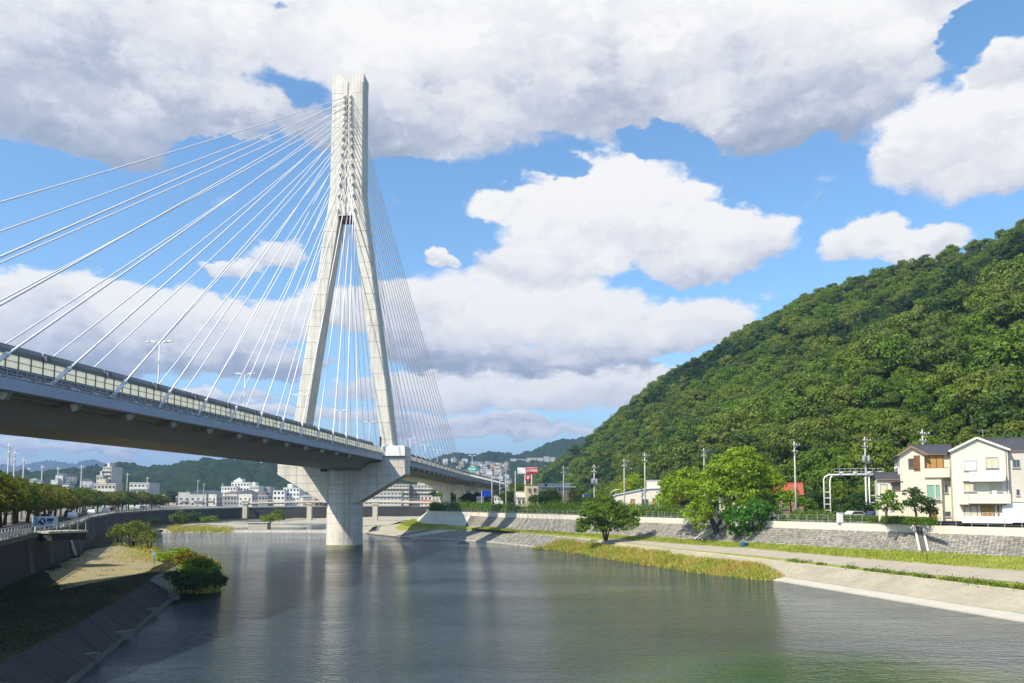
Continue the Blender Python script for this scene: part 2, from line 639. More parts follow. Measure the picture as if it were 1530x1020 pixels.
R_WATER = [V3(-7 * 0 + 62, -60, 0)] + [G(1530, 930), G(1345, 899), G(1160, 868), G(1000, 846), G(905, 831), G(845, 822), G(780, 815), G(712, 808),
           V3(-29, 222, 0), V3(-42, 243, 0), V3(-47, 256, 0), V3(-52, 300, 0), V3(-40, 380, 0), V3(20, 440, 0)]
R_WATER[0] = V3(95, -60, 0)
R_EDGE = [V3(99.5, -60, 1.9), G(1530, 884, 1.9), G(1328, 859, 1.9), G(1130, 835, 1.9), G(1002, 821, 2.0), G(872, 805, 2.2), G(800, 799, 2.2), G(730, 793, 2.2),
          V3(-21, 226, 2.0), V3(-36, 246, .9), V3(-40, 262, .9), V3(-42, 300, 1.6), V3(-32, 380, 1.6), V3(24, 436, 1.6)]
R_PATH0 = [V3(103, -60, 2.2), G(1530, 871, 2.2), G(1328, 853, 2.2), G(1130, 830.5, 2.2), G(1002, 819, 2.2), G(880, 803.5, 2.4), G(800, 797.5, 2.45), G(735, 792.4, 2.4),
           V3(-19, 226, 2.3), V3(-31, 246, 2.2), V3(-35, 262, 2.2), V3(-40, 300, 2.2), V3(-30, 380, 2.2), V3(26, 434, 2.2)]
R_PATH1 = [V3(112, -60, 2.5), G(1530, 853, 2.6), G(1328, 837.5, 2.6), G(1130, 820, 2.6), G(1000, 811, 2.6), V3(17.5, 171, 2.6), V3(8, 190, 2.7), V3(-3, 203, 2.8),
           V3(-17, 228, 2.8), V3(-29, 247, 2.8), V3(-33, 262, 2.8), V3(-38, 300, 2.8), V3(-28, 380, 2.8), V3(28, 432, 2.8)]
R_BASE = [V3(128, -60, 3.5), V3(X(1530, 98.8), 98.8, 3.5), V3(X(1370, 109), 109, 3.4), V3(X(1200, 126.6), 126.6, 3.3), V3(X(1000, 154), 154, 3.1), V3(X(870, 180), 180, 3.0), V3(X(750, 205), 205, 3.0),
          V3(-13.5, 230, 3.0), V3(-27, 248, 3.0), V3(-31, 262, 3.0), V3(-36, 300, 3.0), V3(-26, 380, 3.0), V3(30, 430, 3.0)]
R_TOP = [V3(132, -60, 6.7), V3(X(1530, 102), 102, 6.7), V3(X(1380, 112.7), 112.7, 6.7), V3(X(1200, 130), 130, 6.7), V3(X(1000, 158.7), 158.7, 6.7), V3(X(870, 186), 186, 6.7),
         V3(X(750, 214), 214, 6.7), V3(X(690, 235), 235, 6.7), V3(X(640, 251), 251, 6.7), V3(-27, 262, 6.7), V3(-32, 300, 6.7), V3(-22, 380, 6.7), V3(34, 426, 6.7)]
L_TOP = [V3(-16, -60, 6.5), V3(-34, 30, 6.5), V3(-49, 76, 6.5), V3(-56, 93, 6.5), V3(-65, 116, 6.5), V3(-78, 145, 6.5), V3(-94, 178, 6.5), V3(-121, 244, 6.5), V3(-136, 309, 6.5), V3(-135, 387, 6.5),
         V3(-112, 422, 6.5), V3(-57, 462, 6.5), V3(20, 490, 6.5), V3(120, 505, 6.5)]
L_BASE = [V3(-11, -60, 2.4), V3(-29.5, 30, 2.4), V3(-47.4, 75, 2.4), V3(-54.4, 92.5, 2.4), V3(-63.3, 115.4, 2.4), V3(-76.3, 144.4, 2.4), V3(-92.3, 177, 2.3), V3(-119.2, 243.5, 2.0), V3(-134.2, 308.7, 1.6), V3(-133, 385.5, 1.6),
          V3(-107, 416, 1.6), V3(-54, 456, 1.6), V3(22, 484, 1.6), V3(120, 500, 1.6)]
L_EDGE = [V3(-3, -60, 2.1), V3(-20, 25, 2.1), G(0, 988, 2.1), G(115, 932, 2.1), G(209, 877, 2.1), V3(-40.5, 91, 2.0), V3(-45, 108, 1.8), V3(-56, 130, 1.7), V3(-86, 185, 1.6), V3(-101, 216, 1.5), V3(-113, 250, 1.2),
          V3(-128, 307, 1.0), V3(-126, 380, 1.0), V3(-104, 412, 1.0), V3(-52, 452, 1.0), V3(24, 480, 1.0), V3(120, 496, 1)]
L_CURB = [V3(0.5, -60, .45), V3(-17.5, 20, .45), G(98, 1020, .45), G(180, 953, .45), G(262, 888, .45), V3(-36, 88.5, .5), V3(-40, 106, .4), V3(-51, 128.5, .4), V3(-83, 184, .4), V3(-97, 215, .4), V3(-111.5, 249, .4),
          V3(-127, 306, .4), V3(-125, 379, .4), V3(-103, 411, .4), V3(-51, 451, .4), V3(25, 479, .4), V3(120, 495, .4)]
L_WATER = [V3(2, -60, 0), V3(-16, 20, 0), G(112, 1020), G(190, 953), G(266, 893), V3(-34.2, 89, 0), V3(-38.3, 106, 0), V3(-49.5, 128, 0), V3(-82, 183.5, 0), V3(-96, 214.5, 0), V3(-111, 248.5, 0),
           V3(-126.5, 305.5, 0), V3(-124.5, 378.5, 0), V3(-102.5, 410, 0), V3(-50.5, 450, 0), V3(26, 478, 0), V3(120, 494, 0)]
WEIR_Y = 257.0


def drow(poly, ds, dz=0.0):
    return [p + V3(0, 0, dz) for p in by_depth(poly, ds)]


def zero(poly, ds, z):
    return [V3(p.x, p.y, z) for p in by_depth(poly, ds)]


DR = [-60, -20, 10] + [20 + 3 * k for k in range(134)]      # depths of the rows, to 419 m
DR_R = [d for d in DR if d <= 430]
DL = [-60, -20, 10] + [20 + 3 * k for k in range(158)]      # to 491 m

# ---- ground materials
def earth_mat(name, c1, c2, c3, scale=.25, bump=.06):
    m, t = base_mat(name)
    pos = t.n('ShaderNodeNewGeometry').outputs['Position']
    a = t.noise(pos, scale, 5, .6)
    b = t.noise(pos, scale * 14, 4, .65)
    k = t.m('ADD', t.m('MULTIPLY', a, .6), t.m('MULTIPLY', b, .4))
    col = t.ramp(k, [(.36, c1), (.5, c2), (.64, c3)])
    return finish(m, t, col, .95, t.noise(pos, scale * 30, 4, .7), bump, 0, .1)


M['grass'] = earth_mat('grass_ground', (.17, .22, .035), (.29, .31, .06), (.42, .36, .13), .3)
M['grass_dim'] = earth_mat('shaded_grass_ground', (.018, .026, .010), (.034, .036, .015), (.07, .06, .03), .12)  # ground colour darkened to carry the shade lying on the left bench
M['field'] = earth_mat('town_ground', (.16, .17, .12), (.22, .21, .18), (.27, .26, .24), .05)
M['gravel'] = earth_mat('river_gravel', (.38, .35, .28), (.47, .43, .35), (.24, .25, .13), .12)
M['dirt'] = earth_mat('dry_dirt', (.24, .24, .10), (.36, .31, .18), (.30, .27, .15), .16, .015)
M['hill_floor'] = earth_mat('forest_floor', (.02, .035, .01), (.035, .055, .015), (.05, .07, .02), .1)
M['weedy_stone'] = earth_mat('weedy_rubble', (.16, .16, .14), (.24, .23, .20), (.12, .14, .05), .6)

# ---- water
def water_mat():
    m, t = base_mat('river_water')
    pos = t.n('ShaderNodeNewGeometry').outputs['Position']
    x, y, z = t.xyz(pos)
    # ripples, longer across the view, strong and calm patches
    p1 = t.vm('MULTIPLY', pos, (.55, 1.0, 1.0))
    a = t.noise(p1, 1.9, 3.0, .6)
    b = t.noise(p1, .55, 3.0, .55)
    c = t.noise(t.vm('MULTIPLY', pos, (.8, 1.0, 1.0)), 6.0, 2.0, .6)
    gust = t.rng(t.noise(t.vm('MULTIPLY', pos, (.35, 1, 1)), .045, 4.0, .6), .36, .66, .22, 1.1)
    h = t.m('ADD', t.m('ADD', t.m('MULTIPLY', a, .95), t.m('MULTIPLY', b, .45)), t.m('MULTIPLY', c, .45))
    # a sheltered calm area near the right foreground
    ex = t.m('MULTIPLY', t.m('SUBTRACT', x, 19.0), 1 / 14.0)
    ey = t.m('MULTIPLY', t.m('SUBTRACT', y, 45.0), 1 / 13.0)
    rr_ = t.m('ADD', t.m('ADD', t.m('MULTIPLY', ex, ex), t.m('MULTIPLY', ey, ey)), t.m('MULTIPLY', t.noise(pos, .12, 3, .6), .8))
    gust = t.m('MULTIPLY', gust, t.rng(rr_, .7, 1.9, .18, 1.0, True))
    h = t.m('MULTIPLY', h, gust)
    shore = t.noise(pos, .03, 3.0, .6)
    col = t.mix(t.rng(shore, .4, .65), (.022, .043, .056), (.036, .058, .066))
    p = t.n('ShaderNodeBsdfPrincipled')
    t.put(p.inputs['Base Color'], col)
    t.put(p.inputs['Roughness'], t.m('MULTIPLY_ADD', gust, .04, .02))
    hill_reflect = t.rng(rr_, .6, 1.8, 1.0, 0.0, True)  # mask for green painted in as the hill's reflection on the calm water
    col = t.mix(hill_reflect, col, (.022, .060, .008))
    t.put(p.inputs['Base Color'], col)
    p.inputs['IOR'].default_value = 1.333
    p.inputs['Specular IOR Level'].default_value = .5
    bp = t.n('ShaderNodeBump')
    bp.inputs['Strength'].default_value = 1.0
    bp.inputs['Distance'].default_value = .55
    t.put(bp.inputs['Height'], h)
    t.put(p.inputs['Normal'], bp.outputs[0])
    o = t.n('ShaderNodeOutputMaterial'); t.put(o.inputs[0], p.outputs[0])
    return m


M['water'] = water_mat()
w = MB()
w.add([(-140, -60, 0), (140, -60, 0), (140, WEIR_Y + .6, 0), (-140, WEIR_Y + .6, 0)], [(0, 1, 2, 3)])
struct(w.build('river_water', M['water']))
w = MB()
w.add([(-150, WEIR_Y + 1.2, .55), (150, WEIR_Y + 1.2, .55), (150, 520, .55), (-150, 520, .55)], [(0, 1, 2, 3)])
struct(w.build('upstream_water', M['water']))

# ---- river bed, lying under the water and rising to gravel bars upstream of the weir
bed = MB()
rows = []
for d in [-60, 20, 100, 180, 240, WEIR_Y + .3]:
    rows.append([(x, d, -1.6) for x in (-145, -70, 0, 70, 145)])
bed.loft(rows)
rows = []
for i in range(70):
    d = WEIR_Y + 1.0 + i * 3.6
    a = by_depth(L_WATER, [d])[0].x - 1
    b = (by_depth(R_WATER, [min(d, 425)])[0].x if d < 425 else 150) + 1.5
    row = []
    for k in range(50):
        x = a + (b - a) * k / 49
        n = mnoise.noise(V3(x * .022, d * .035, 3.1)) + .4 * mnoise.noise(V3(x * .09, d * .12, 1.7))
        z = .62 + n * 1.1 + .25 * (i / 70) + (.5 if x > -62 and d < 300 else 0)
        if d < WEIR_Y + 8: z = min(z, .8)
        row.append((x, d, z))
    rows.append(row)
bed.loft(rows)
struct(bed.build('river_bed', M['gravel'], smooth=True))

# ---- right bank: revetment, berm, path, grass
def sheet(name, rows, mat, parent=None, smooth=False, kind='structure'):
    b = MB(); b.loft(rows)
    o = b.build(name, mat, parent, smooth)
    if parent is None: o['kind'] = kind
    return o


def split(ds, a, b): return [d for d in ds if a <= d <= b]


seg = split(DR_R, -60, 166)
# concrete slope near the camera with a flatter pale foot
mid = [p.lerp(q, .30) for p, q in zip(by_depth(R_WATER, seg), by_depth(R_EDGE, seg))]
for p in mid: p.z = .45
sheet('slope_toe', [zero(R_WATER, seg, -.9), drow(R_WATER, seg, .12), mid], M['concrete_pale'])
sheet('concrete_slope', [[p + V3(0, 0, .02) for p in mid], drow(R_EDGE, seg)], M['concrete_bank'])
jn = MB()
for d in [70 + 5.2 * k for k in range(18)]:
    a = by_depth(R_WATER, [d])[0].lerp(by_depth(R_EDGE, [d])[0], .3); b_ = by_depth(R_EDGE, [d + .3])[0]
    a.z = .45
    jn.bar(a + V3(0, 0, .02), b_ + V3(0, 0, .0), .035, .03)
stuff(jn.build('slab_joints', M['concrete_bank']), 'thin dark joints between the slabs of the concrete slope', 'joint')
sheet('paved_path', [drow(R_PATH0, seg, .03), drow(R_PATH1, seg, .03)], M['path'])
sheet('berm_grass', [drow(R_EDGE, DR_R), drow(R_PATH0, DR_R), drow(R_PATH1, DR_R), drow(R_BASE, DR_R)], M['grass'])
# edge kerb on top of the slope
kb = MB()
e = by_depth(R_EDGE, seg)
kb.loft([[p + V3(-.05, 0, .0) for p in e], [p + V3(-.05, 0, .13) for p in e], [p + V3(.3, .1, .13) for p in e], [p + V3(.3, .1, -.1) for p in e]])
struct(kb.build('slope_kerb', M['concrete_pale']))
seg2 = split(DR_R, 163, 425)
sheet('lower_slope', [zero(R_WATER, seg2, -.9), drow(R_WATER, seg2, .05), drow(R_EDGE, seg2, -.02)], M['joint'])


def stones(a_line, b_line, size, mat, name, parent, proud=.07, skip=None, rough_rows=None, seed=1):
    """rubble facing laid between two lines of equal length: each stone its own block, joined as one part"""
    rnd = random.Random(seed)
    b = MB()
    L = [0]
    for p, q in zip(a_line, a_line[1:]): L.append(L[-1] + (q - p).length)
    n = max(2, int(L[-1] / size))
    A = resample(a_line, n + 1, False)
    B = resample(b_line, n + 1, False)
    for k in range(n):
        up = B[k] - A[k]
        m_ = max(1, int(up.length / (size * .8)))
        along = (A[k + 1] - A[k])
        nrm = along.cross(up).normalized()
        if nrm.z < 0: nrm = -nrm
        for j in range(m_):
            off = .5 if j % 2 else 0
            if k + off + 1 > n: continue
            def pt(s, t_):
                s = min(max(s, 0), n)
                i = min(int(s), n - 1)
                fa = A[i].lerp(A[i + 1], s - i); fb = B[i].lerp(B[i + 1], s - i)
                return fa.lerp(fb, t_)
            g = .06
            j1, j2, j3, j4 = [rnd.uniform(-.07, .07) for _ in range(4)]
            q = [pt(k + off + g + j1, (j + g) / m_), pt(k + off + 1 - g + j2, (j + g + j3 * .5) / m_),
                 pt(k + off + 1 - g + j4, (j + 1 - g) / m_), pt(k + off + g + j3, (j + 1 - g + j1 * .5) / m_)]
            if skip and skip(q[0]): continue
            h = proud * rnd.uniform(.5, 1.5)
            c = (q[0] + q[1] + q[2] + q[3]) / 4
            top = [c + (p - c) * .72 + nrm * h * rnd.uniform(.75, 1.25) for p in q]
            b.add(q + top, [(4, 5, 6, 7), (0, 1, 5, 4), (1, 2, 6, 5), (2, 3, 7, 6), (3, 0, 4, 7)])
    o = b.build(name, mat, parent)
    return stuff(o)


def stone_mat():
    m, t = base_mat('facing_stones')
    geo = t.n('ShaderNodeNewGeometry')
    pos = geo.outputs['Position']
    r = geo.outputs['Random Per Island']
    col = t.ramp(r, [(0, (.20, .19, .17)), (.35, (.27, .255, .225)), (.7, (.33, .31, .27)), (1, (.39, .36, .31))])
    big = t.noise(t.vm('MULTIPLY', pos, (1, 1, .5)), .22, 5, .65)
    col = t.mix(t.rng(big, .52, .72, 0, .6), col, (.20, .185, .15))
    moss = t.noise(pos, .12, 4, .6)
    col = t.mix(t.rng(moss, .6, .75, 0, .45), col, (.15, .17, .07))
    return finish(m, t, col, .9, t.noise(pos, 14, 3, .6), .02, 0, .2)


M['stones'] = stone_mat()

# lower rubble revetment on the far right bank
rv = empty('rubble_revetment', V3(0, 0, 0))
tag(rv, 'low pale rubble slope along the water left of the bushy tree', 'revetment')
ds = split(DR_R, 166, 222)
stones(drow(R_WATER, ds, .12), drow(R_EDGE, ds, .0), .62, M['stones'], 'facing_stones', rv, .09, seed=5)
cb = MB()
a = by_depth(R_WATER, ds)
cb.loft([[p + V3(-.5, -.4, -.9) for p in a], [p + V3(-.5, -.4, .22) for p in a], [p + V3(.2, .15, .24) for p in a], [p + V3(.25, .2, -.4) for p in a]])
cb.build('toe_kerb', M['concrete_pale'], rv)
e = by_depth(R_EDGE, ds)
cb = MB(); cb.loft([[p + V3(-.15, -.1, -.15) for p in e], [p + V3(-.15, -.1, .12) for p in e], [p + V3(.25, .2, .12) for p in e], [p + V3(.25, .2, -.2) for p in e]])
cb.build('top_kerb', M['concrete_pale'], rv)
# pale concrete apron under the bridge
ds = split(DR_R, 228, 420)
sheet('gravel_bar', [drow(R_WATER, ds, .10), drow(R_EDGE, ds, .04), drow(R_BASE, ds, .03)], M['gravel'])
ds = split(DR_R, 219, 229)
sheet('concrete_apron', [drow(R_WATER, ds, .10), drow(R_EDGE, ds, .03), drow(R_BASE, ds, .02)], M['concrete_pale'])

# ---- right flood wall
rw = empty('flood_wall')
tag(rw, 'long grey rubble flood wall with white concrete coping on the right bank', 'wall')
sheet('wall_core', [drow(R_BASE, DR_R, -.3), drow(R_TOP, DR_R, -.75)], M['joint'], rw)
ds = split(DR_R, 60, 262)
wb, wt_ = drow(R_BASE, ds), drow(R_TOP, ds, -.75)


def stair_gap(p):  # the stair slot breaks the stones here
    return 113.2 < p.y + (p.x - 56) * .0 < 116.2 and False


cut = 228
d1 = split(DR_R, 60, cut); d2 = split(DR_R, cut, 425)
stones(drow(R_BASE, d1), drow(R_TOP, d1, -.75), .50, M['stones'], 'facing_stones', rw, .045, seed=9)
sheet('smooth_panel', [drow(R_BASE, d2, .05), drow(R_TOP, d2, -.72)], M['concrete'], rw)
ct = by_depth(R_TOP, DR_R)
cp = MB()
cp.loft([[p + V3(-.12, -.10, -.85) for p in ct], [p + V3(-.12, -.10, .22) for p in ct], [p + V3(.35, .3, .25) for p in ct], [p + V3(.35, .3, -.5) for p in ct]])
cp.build('coping', M['coping_white'], rw)
# coping joints: short upright grooves proud of the face, every 8 m
# stair slots with raised side kerbs running down the slope
def stair_slot(d, lean, wdt, name='stair_flight'):
    a = by_depth(R_BASE, [d])[0]; b = by_depth(R_TOP, [d + lean])[0]
    al = (by_depth(R_BASE, [d + 1])[0] - a).normalized()
    al.z = 0
    up = b - a
    nr = al.cross(up).normalized()
    if nr.z < 0: nr = -nr
    st = MB()
    n = 18
    for k in range(n):
        p = a + up * ((k + .5) / n)
        st.box(p + nr * .10, (wdt, .34, .22), math.atan2(al.y, al.x))
    o = st.build(name, M['concrete_dark'], rw)
    kk = MB()
    for s in (-1, 1):
        kk.bar(a + al * s * (wdt / 2 + .12) + nr * .12, b + al * s * (wdt / 2 + .12) + nr * .12, .26, .5, up=nr)
    kk.build('stair_kerb', M['concrete'], rw)


stair_slot(108.4, 5.0, .9)
stair_slot(147.5, -3.0, .7)

# ---- ground behind the right wall and far land
g = MB()
rows_in = drow(R_TOP, DR_R)
g.loft([[p + V3(.30, .2, -.02) for p in rows_in], [V3(p.x + 9, p.y + 5, 7.1) for p in rows_in], [V3(p.x + 30, p.y + 12, 7.6) for p in rows_in],
        [V3(900, p.y, 7.8) for p in rows_in], [V3(3000, p.y, 7.8) for p in rows_in]])
# left of the river
rows_in = drow(L_TOP, DL)
g.loft([[V3(-3000, p.y, 6.2) for p in rows_in], [V3(-500, p.y, 6.3) for p in rows_in], [p for p in rows_in]])
# beyond the bend
yy = DL[-1]
last = by_depth(L_TOP, [yy])[0]
g.loft([[V3(-3000, yy, 6.2), V3(last.x, yy, 6.5), V3(3000, yy, 6.9)], [V3(-3000, 900, 6.6), V3(last.x, 900, 6.8), V3(3000, 900, 7)], [V3(-7000, 9000, 7), V3(last.x, 9000, 7), V3(7000, 9000, 7)]])
g.loft([[V3(-3000, -60, 6.2), V3(-16, -60, 6.5)], [V3(-3000, -900, 6.2), V3(-16, -900, 6.5)]])
g.loft([[V3(132, -60, 6.6), V3(3000, -60, 7.8)], [V3(132, -900, 6.6), V3(3000, -900, 7.8)]])
g.add([(-16, -900, -1.5), (132, -900, -1.5), (132, -60, -1.5), (-16, -60, -1.5)], [(0, 1, 2, 3)])
struct(g.build('ground', M['field']))

# ---- left bank
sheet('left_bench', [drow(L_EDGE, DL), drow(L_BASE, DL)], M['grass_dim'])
dn = split(DL, -60, 88)
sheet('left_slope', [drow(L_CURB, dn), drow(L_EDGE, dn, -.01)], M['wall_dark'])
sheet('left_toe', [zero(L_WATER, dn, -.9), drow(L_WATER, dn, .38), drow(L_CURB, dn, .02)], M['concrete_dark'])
jn = MB()
for d in [40 + 4.4 * k for k in range(11)]:
    a = by_depth(L_CURB, [d])[0]; b_ = by_depth(L_EDGE, [d + .5])[0]
    jn.bar(a + V3(0, 0, .02), b_ + V3(0, 0, .0), .05, .04)
stuff(jn.build('left_slope_joints', M['wall_dark']), 'thin joint ridges across the dark left slope', 'joint')
for k, (px, py) in enumerate(((182, 950), (130, 985), (222, 915), (256, 893))):
    nb = MB(); nb.box((0, 0, 0), (1.5, .5, .55), .9); nb.box((.1, 0, .32), (1.2, .4, .12), .9)
    o = nb.build('outfall_block', M['concrete_dark']); o.location = G(px, py, .45)
    tag(o, ('concrete outfall block on the left toe kerb, middle one', 'concrete outfall block on the left toe kerb, nearest to the viewer', 'concrete outfall block on the left toe kerb, beyond the middle one', 'concrete outfall block at the corner where the left kerb ends')[k], 'outfall')
df = split(DL, 86, 491)
sheet('left_shore', [zero(L_WATER, df, -1.0), drow(L_WATER, df, .05), drow(L_CURB, df), drow(L_EDGE, df)], M['weedy_stone'])
# trodden sandy patch in the sun
pt = []
dsb = [d for d in DL if 72 <= d <= 150]
b0 = by_depth(L_BASE, dsb); e0 = by_depth(L_EDGE, dsb)
def track_edge(base_, k):
    out = []
    for i, (p, q) in enumerate(zip(b0, e0)):
        end = min(1, min(i, len(b0) - 1 - i) / 6.0)
        f = .55 + (base_ - .55) * end + .10 * mnoise.noise(V3(p.y * .16, k, 0)) * end
        out.append(q.lerp(p, f) + V3(0, 0, .03))
    return out


sheet('sandy_track', [track_edge(.15, 1.0), track_edge(.4, 2.0), track_edge(.94, 7.0)], M['dirt'])

lw = empty('left_retaining_wall')
tag(lw, 'tall stained concrete retaining wall, coloured dark for shade, curving along the left bank', 'wall')
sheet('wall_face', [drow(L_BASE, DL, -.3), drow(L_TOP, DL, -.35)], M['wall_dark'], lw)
ct = by_depth(L_TOP, DL)
cp = MB()
cp.loft([[p + V3(.18, -.05, -.42) for p in ct], [p + V3(.18, -.05, .12) for p in ct], [p + V3(-.35, .1, .12) for p in ct], [p + V3(-.35, .1, -.4) for p in ct]])
cp.build('coping', M['concrete_dark'], lw)
for d in (88, 100, 128, 152, 176, 204):     # raised ribs running down the wall
    a = by_depth(L_BASE, [d])[0]; b = by_depth(L_TOP, [d + 3])[0]
    rb = MB(); rb.bar(a + V3(.1, -.1, 0), b + V3(.1, -.1, -.3), .45, .3)
    rb.build('rib', M['concrete_dark'], lw)
# white drain streak: a half round chute
d = 118
a = by_depth(L_BASE, [d - 1])[0]; b = by_depth(L_TOP, [d])[0]
ch = MB(); ch.tube([a + V3(.35, -.3, 0), a.lerp(b, .5) + V3(.3, -.25, 0), b + V3(.3, -.2, -.5)], [.32, .2, .16], 8)
ch.build('drain_pipe', M['galv'], lw, smooth=True)

# riverside road on the left with kerb
rd = MB()
ds = [d for d in DL if d >= 10]
lt = by_depth(L_TOP, ds)
rd.loft([[p + V3(-1.6, .4, .03) for p in lt], [p + V3(-8.5, 2.0, .03) for p in lt]])
struct(rd.build('riverside_road', M['asphalt']))
kb = MB()
kb.loft([[p + V3(-1.6, .4, .0) for p in lt], [p + V3(-1.6, .4, .14) for p in lt], [p + V3(-1.35, .35, .14) for p in lt], [p + V3(-1.35, .35, 0) for p in lt]])
struct(kb.build('road_kerb', M['concrete']))

# ---- weir
wr = empty('weir', (-80, WEIR_Y, 0))
tag(wr, 'low pale concrete weir crossing the river behind the bridge pier', 'weir')
wb_ = MB(); wb_.box((1.0, .4, -.1), (66, 1.0, 1.9)); wb_.build('sill', M['concrete_pale'], wr)
wb_ = MB(); wb_.box((1.0, -.9, -.5), (66, 1.8, 1.5)); wb_.build('apron', M['concrete'], wr)
bk = MB(); bk.box((0, 0, 0), (.9, .6, .5))
bme = bk.mesh('block', M['concrete'])
for k in range(44):
    o = link('block', bme, wr)
    o.location = (-31 + k * 1.45, -1.3 + random.uniform(-.12, .12), .40)
    o.rotation_euler = (random.uniform(-.05, .05), random.uniform(-.05, .05), random.uniform(-.2, .2))
gb = MB(); gb.box((0, 0, 0), (6.4, 4, 3.0)); gb.box((0, 0, 1.6), (6.9, 4.5, .25))
p = at(385, 785, 268)
o = gb.build('sluice_block', M['concrete_pale']); o.location = (p.x, 270, 1.2)
tag(o, 'squat square concrete block standing behind the weir', 'sluice block')


# ------------------------------------------------------------------ wooded hill on the right
HILL_FOOT = [(1900, 95), (1700, 118), (1530, 136), (1380, 156), (1200, 182), (1060, 222), (960, 285), (890, 370), (830, 480), (790, 600), (765, 760)]
HILL_TOP = [(1900, 330, 150), (1700, 330, 235), (1530, 345, 328), (1400, 365, 370), (1200, 405, 452), (1100, 440, 500), (1040, 470, 541), (950, 540, 602), (890, 600, 652), (850, 680, 683), (815, 800, 705)]
NS, NTT = 80, 34
foot = resample([V3(X(px, d), d, 7.6) for px, d in HILL_FOOT], NS)
top = []
for px, d, y in HILL_TOP:
    p = at(px, y, d); p.z -= 4.5
    top.append(p)
top = resample(top, NS)


def hill_pt(s, t_):
    """s along the foot 0..1, t_ up the slope 0..1 (beyond 1: the far side)"""
    i = min(int(s * (NS - 1)), NS - 2); f = s * (NS - 1) - i
    a = foot[i].lerp(foot[i + 1], f); b = top[i].lerp(top[i + 1], f)
    p = a.lerp(b, t_)
    H = b.z - a.z
    if t_ <= 1:
        prof = t_ ** .92
        prof = prof - .015 * math.sin(math.pi * t_)
    else:
        prof = 1 - (t_ - 1) * 1.4
    p.z = a.z + H * prof
    gl = mnoise.noise(V3(s * 9.0, t_ * 1.2, 4.4))
    gs = mnoise.noise(V3(s * 26.0, t_ * 5, 1.4))
    amp = min(1, max(0, t_) * 4) * min(1, max(0, 1.15 - t_) * 5)
    p.z += (gl * 6 + gs * 3) * amp * min(1, H / 70)
    return p


hm = MB()
hm.loft([[hill_pt(i / (NS * 1.0 - 1), k / 26) for i in range(NS)] for k in range(38)])
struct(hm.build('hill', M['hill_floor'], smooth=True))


# ------------------------------------------------------------------ trees
def crown_mesh(name, mat, rx, rz, clumps, per, leaf, seed, flat=1.0, droop=0.0, hang=.25):
    """foliage: leaf sized faces lying over many clumps spread through an uneven crown, gaps between"""
    rnd = random.Random(seed)
    vs, fs = [], []
    cl = []
    for k in range(clumps):
        for _ in range(30):
            u, v = rnd.uniform(-1, 1), rnd.uniform(0, 2 * math.pi)
            r = rnd.uniform(.35, 1.0) ** .5
            s = math.sqrt(1 - u * u)
            c = V3(s * math.cos(v) * r * rx * .78, s * math.sin(v) * r * rx * .78, u * r * rz * .75)
            if c.z > -rz * .62: break
        cr = rx * rnd.uniform(.24, .42)
        cl.append((c, cr))
    for c, cr in cl:
        for j in range(per):
            u, v = rnd.uniform(-hang * 2, 1), rnd.uniform(0, 2 * math.pi)
            s = math.sqrt(max(0, 1 - u * u))
            n = V3(s * math.cos(v), s * math.sin(v), u)
            p = c + V3(n.x * cr, n.y * cr, n.z * cr * .75 * flat) * rnd.uniform(.72, 1.06)
            nn = (n + V3(rnd.gauss(0, .3), rnd.gauss(0, .3), rnd.gauss(0, .3) + .2)).normalized()
            a = nn.cross(V3(rnd.uniform(-1, 1), rnd.uniform(-1, 1), rnd.uniform(-1, 1))).normalized()
            b = nn.cross(a)
            L = leaf * rnd.uniform(.6, 1.35); W = L * rnd.uniform(.45, .75)
            o = len(vs)
            vs += [p - a * L - b * W * .3, p - a * L * .1 - b * W, p + a * L, p + a * L * .1 + b * W]
            fs.append((o, o + 1, o + 2, o + 3))
    me = bpy.data.meshes.new(name)
    me.from_pydata([tuple(p) for p in vs], [], fs)
    me.materials.append(mat)
    me.update()
    return me


def trunk_mesh(name, h, r, limbs, spread, seed, base_z=0.0, stems=1):
    rnd = random.Random(seed)
    b = MB()
    for s in range(stems):
        a0 = rnd.uniform(0, 6.28)
        lean = V3(math.cos(a0), math.sin(a0), 0) * (spread * .35 if stems > 1 else spread * .08)
        pts = [V3(0, 0, base_z) + lean * .2, lean * .5 + V3(rnd.uniform(-.1, .1), rnd.uniform(-.1, .1), h * .35), lean + V3(rnd.uniform(-.2, .2), rnd.uniform(-.2, .2), h * .7), lean * 1.3 + V3(0, 0, h)]
        b.tube(pts, [r * 1.25, r, r * .7, r * .3], 7)
        for k in range(limbs):
            a = a0 + k * 2.4 + rnd.uniform(-.4, .4)
            t_ = rnd.uniform(.35, .85)
            p0 = pts[1].lerp(pts[2], min(1, max(0, (t_ - .35) / .35))) if t_ < .7 else pts[2].lerp(pts[3], (t_ - .7) / .3)
            e = p0 + V3(math.cos(a) * spread * .7, math.sin(a) * spread * .7, h * rnd.uniform(.12, .3))
            m_ = p0.lerp(e, .5) + V3(0, 0, -.1 * h * rnd.uniform(0, .6))
            b.tube([p0, m_, e], [r * .5, r * .33, r * .12], 5)
    return b.mesh(name, M['trunk'], True)


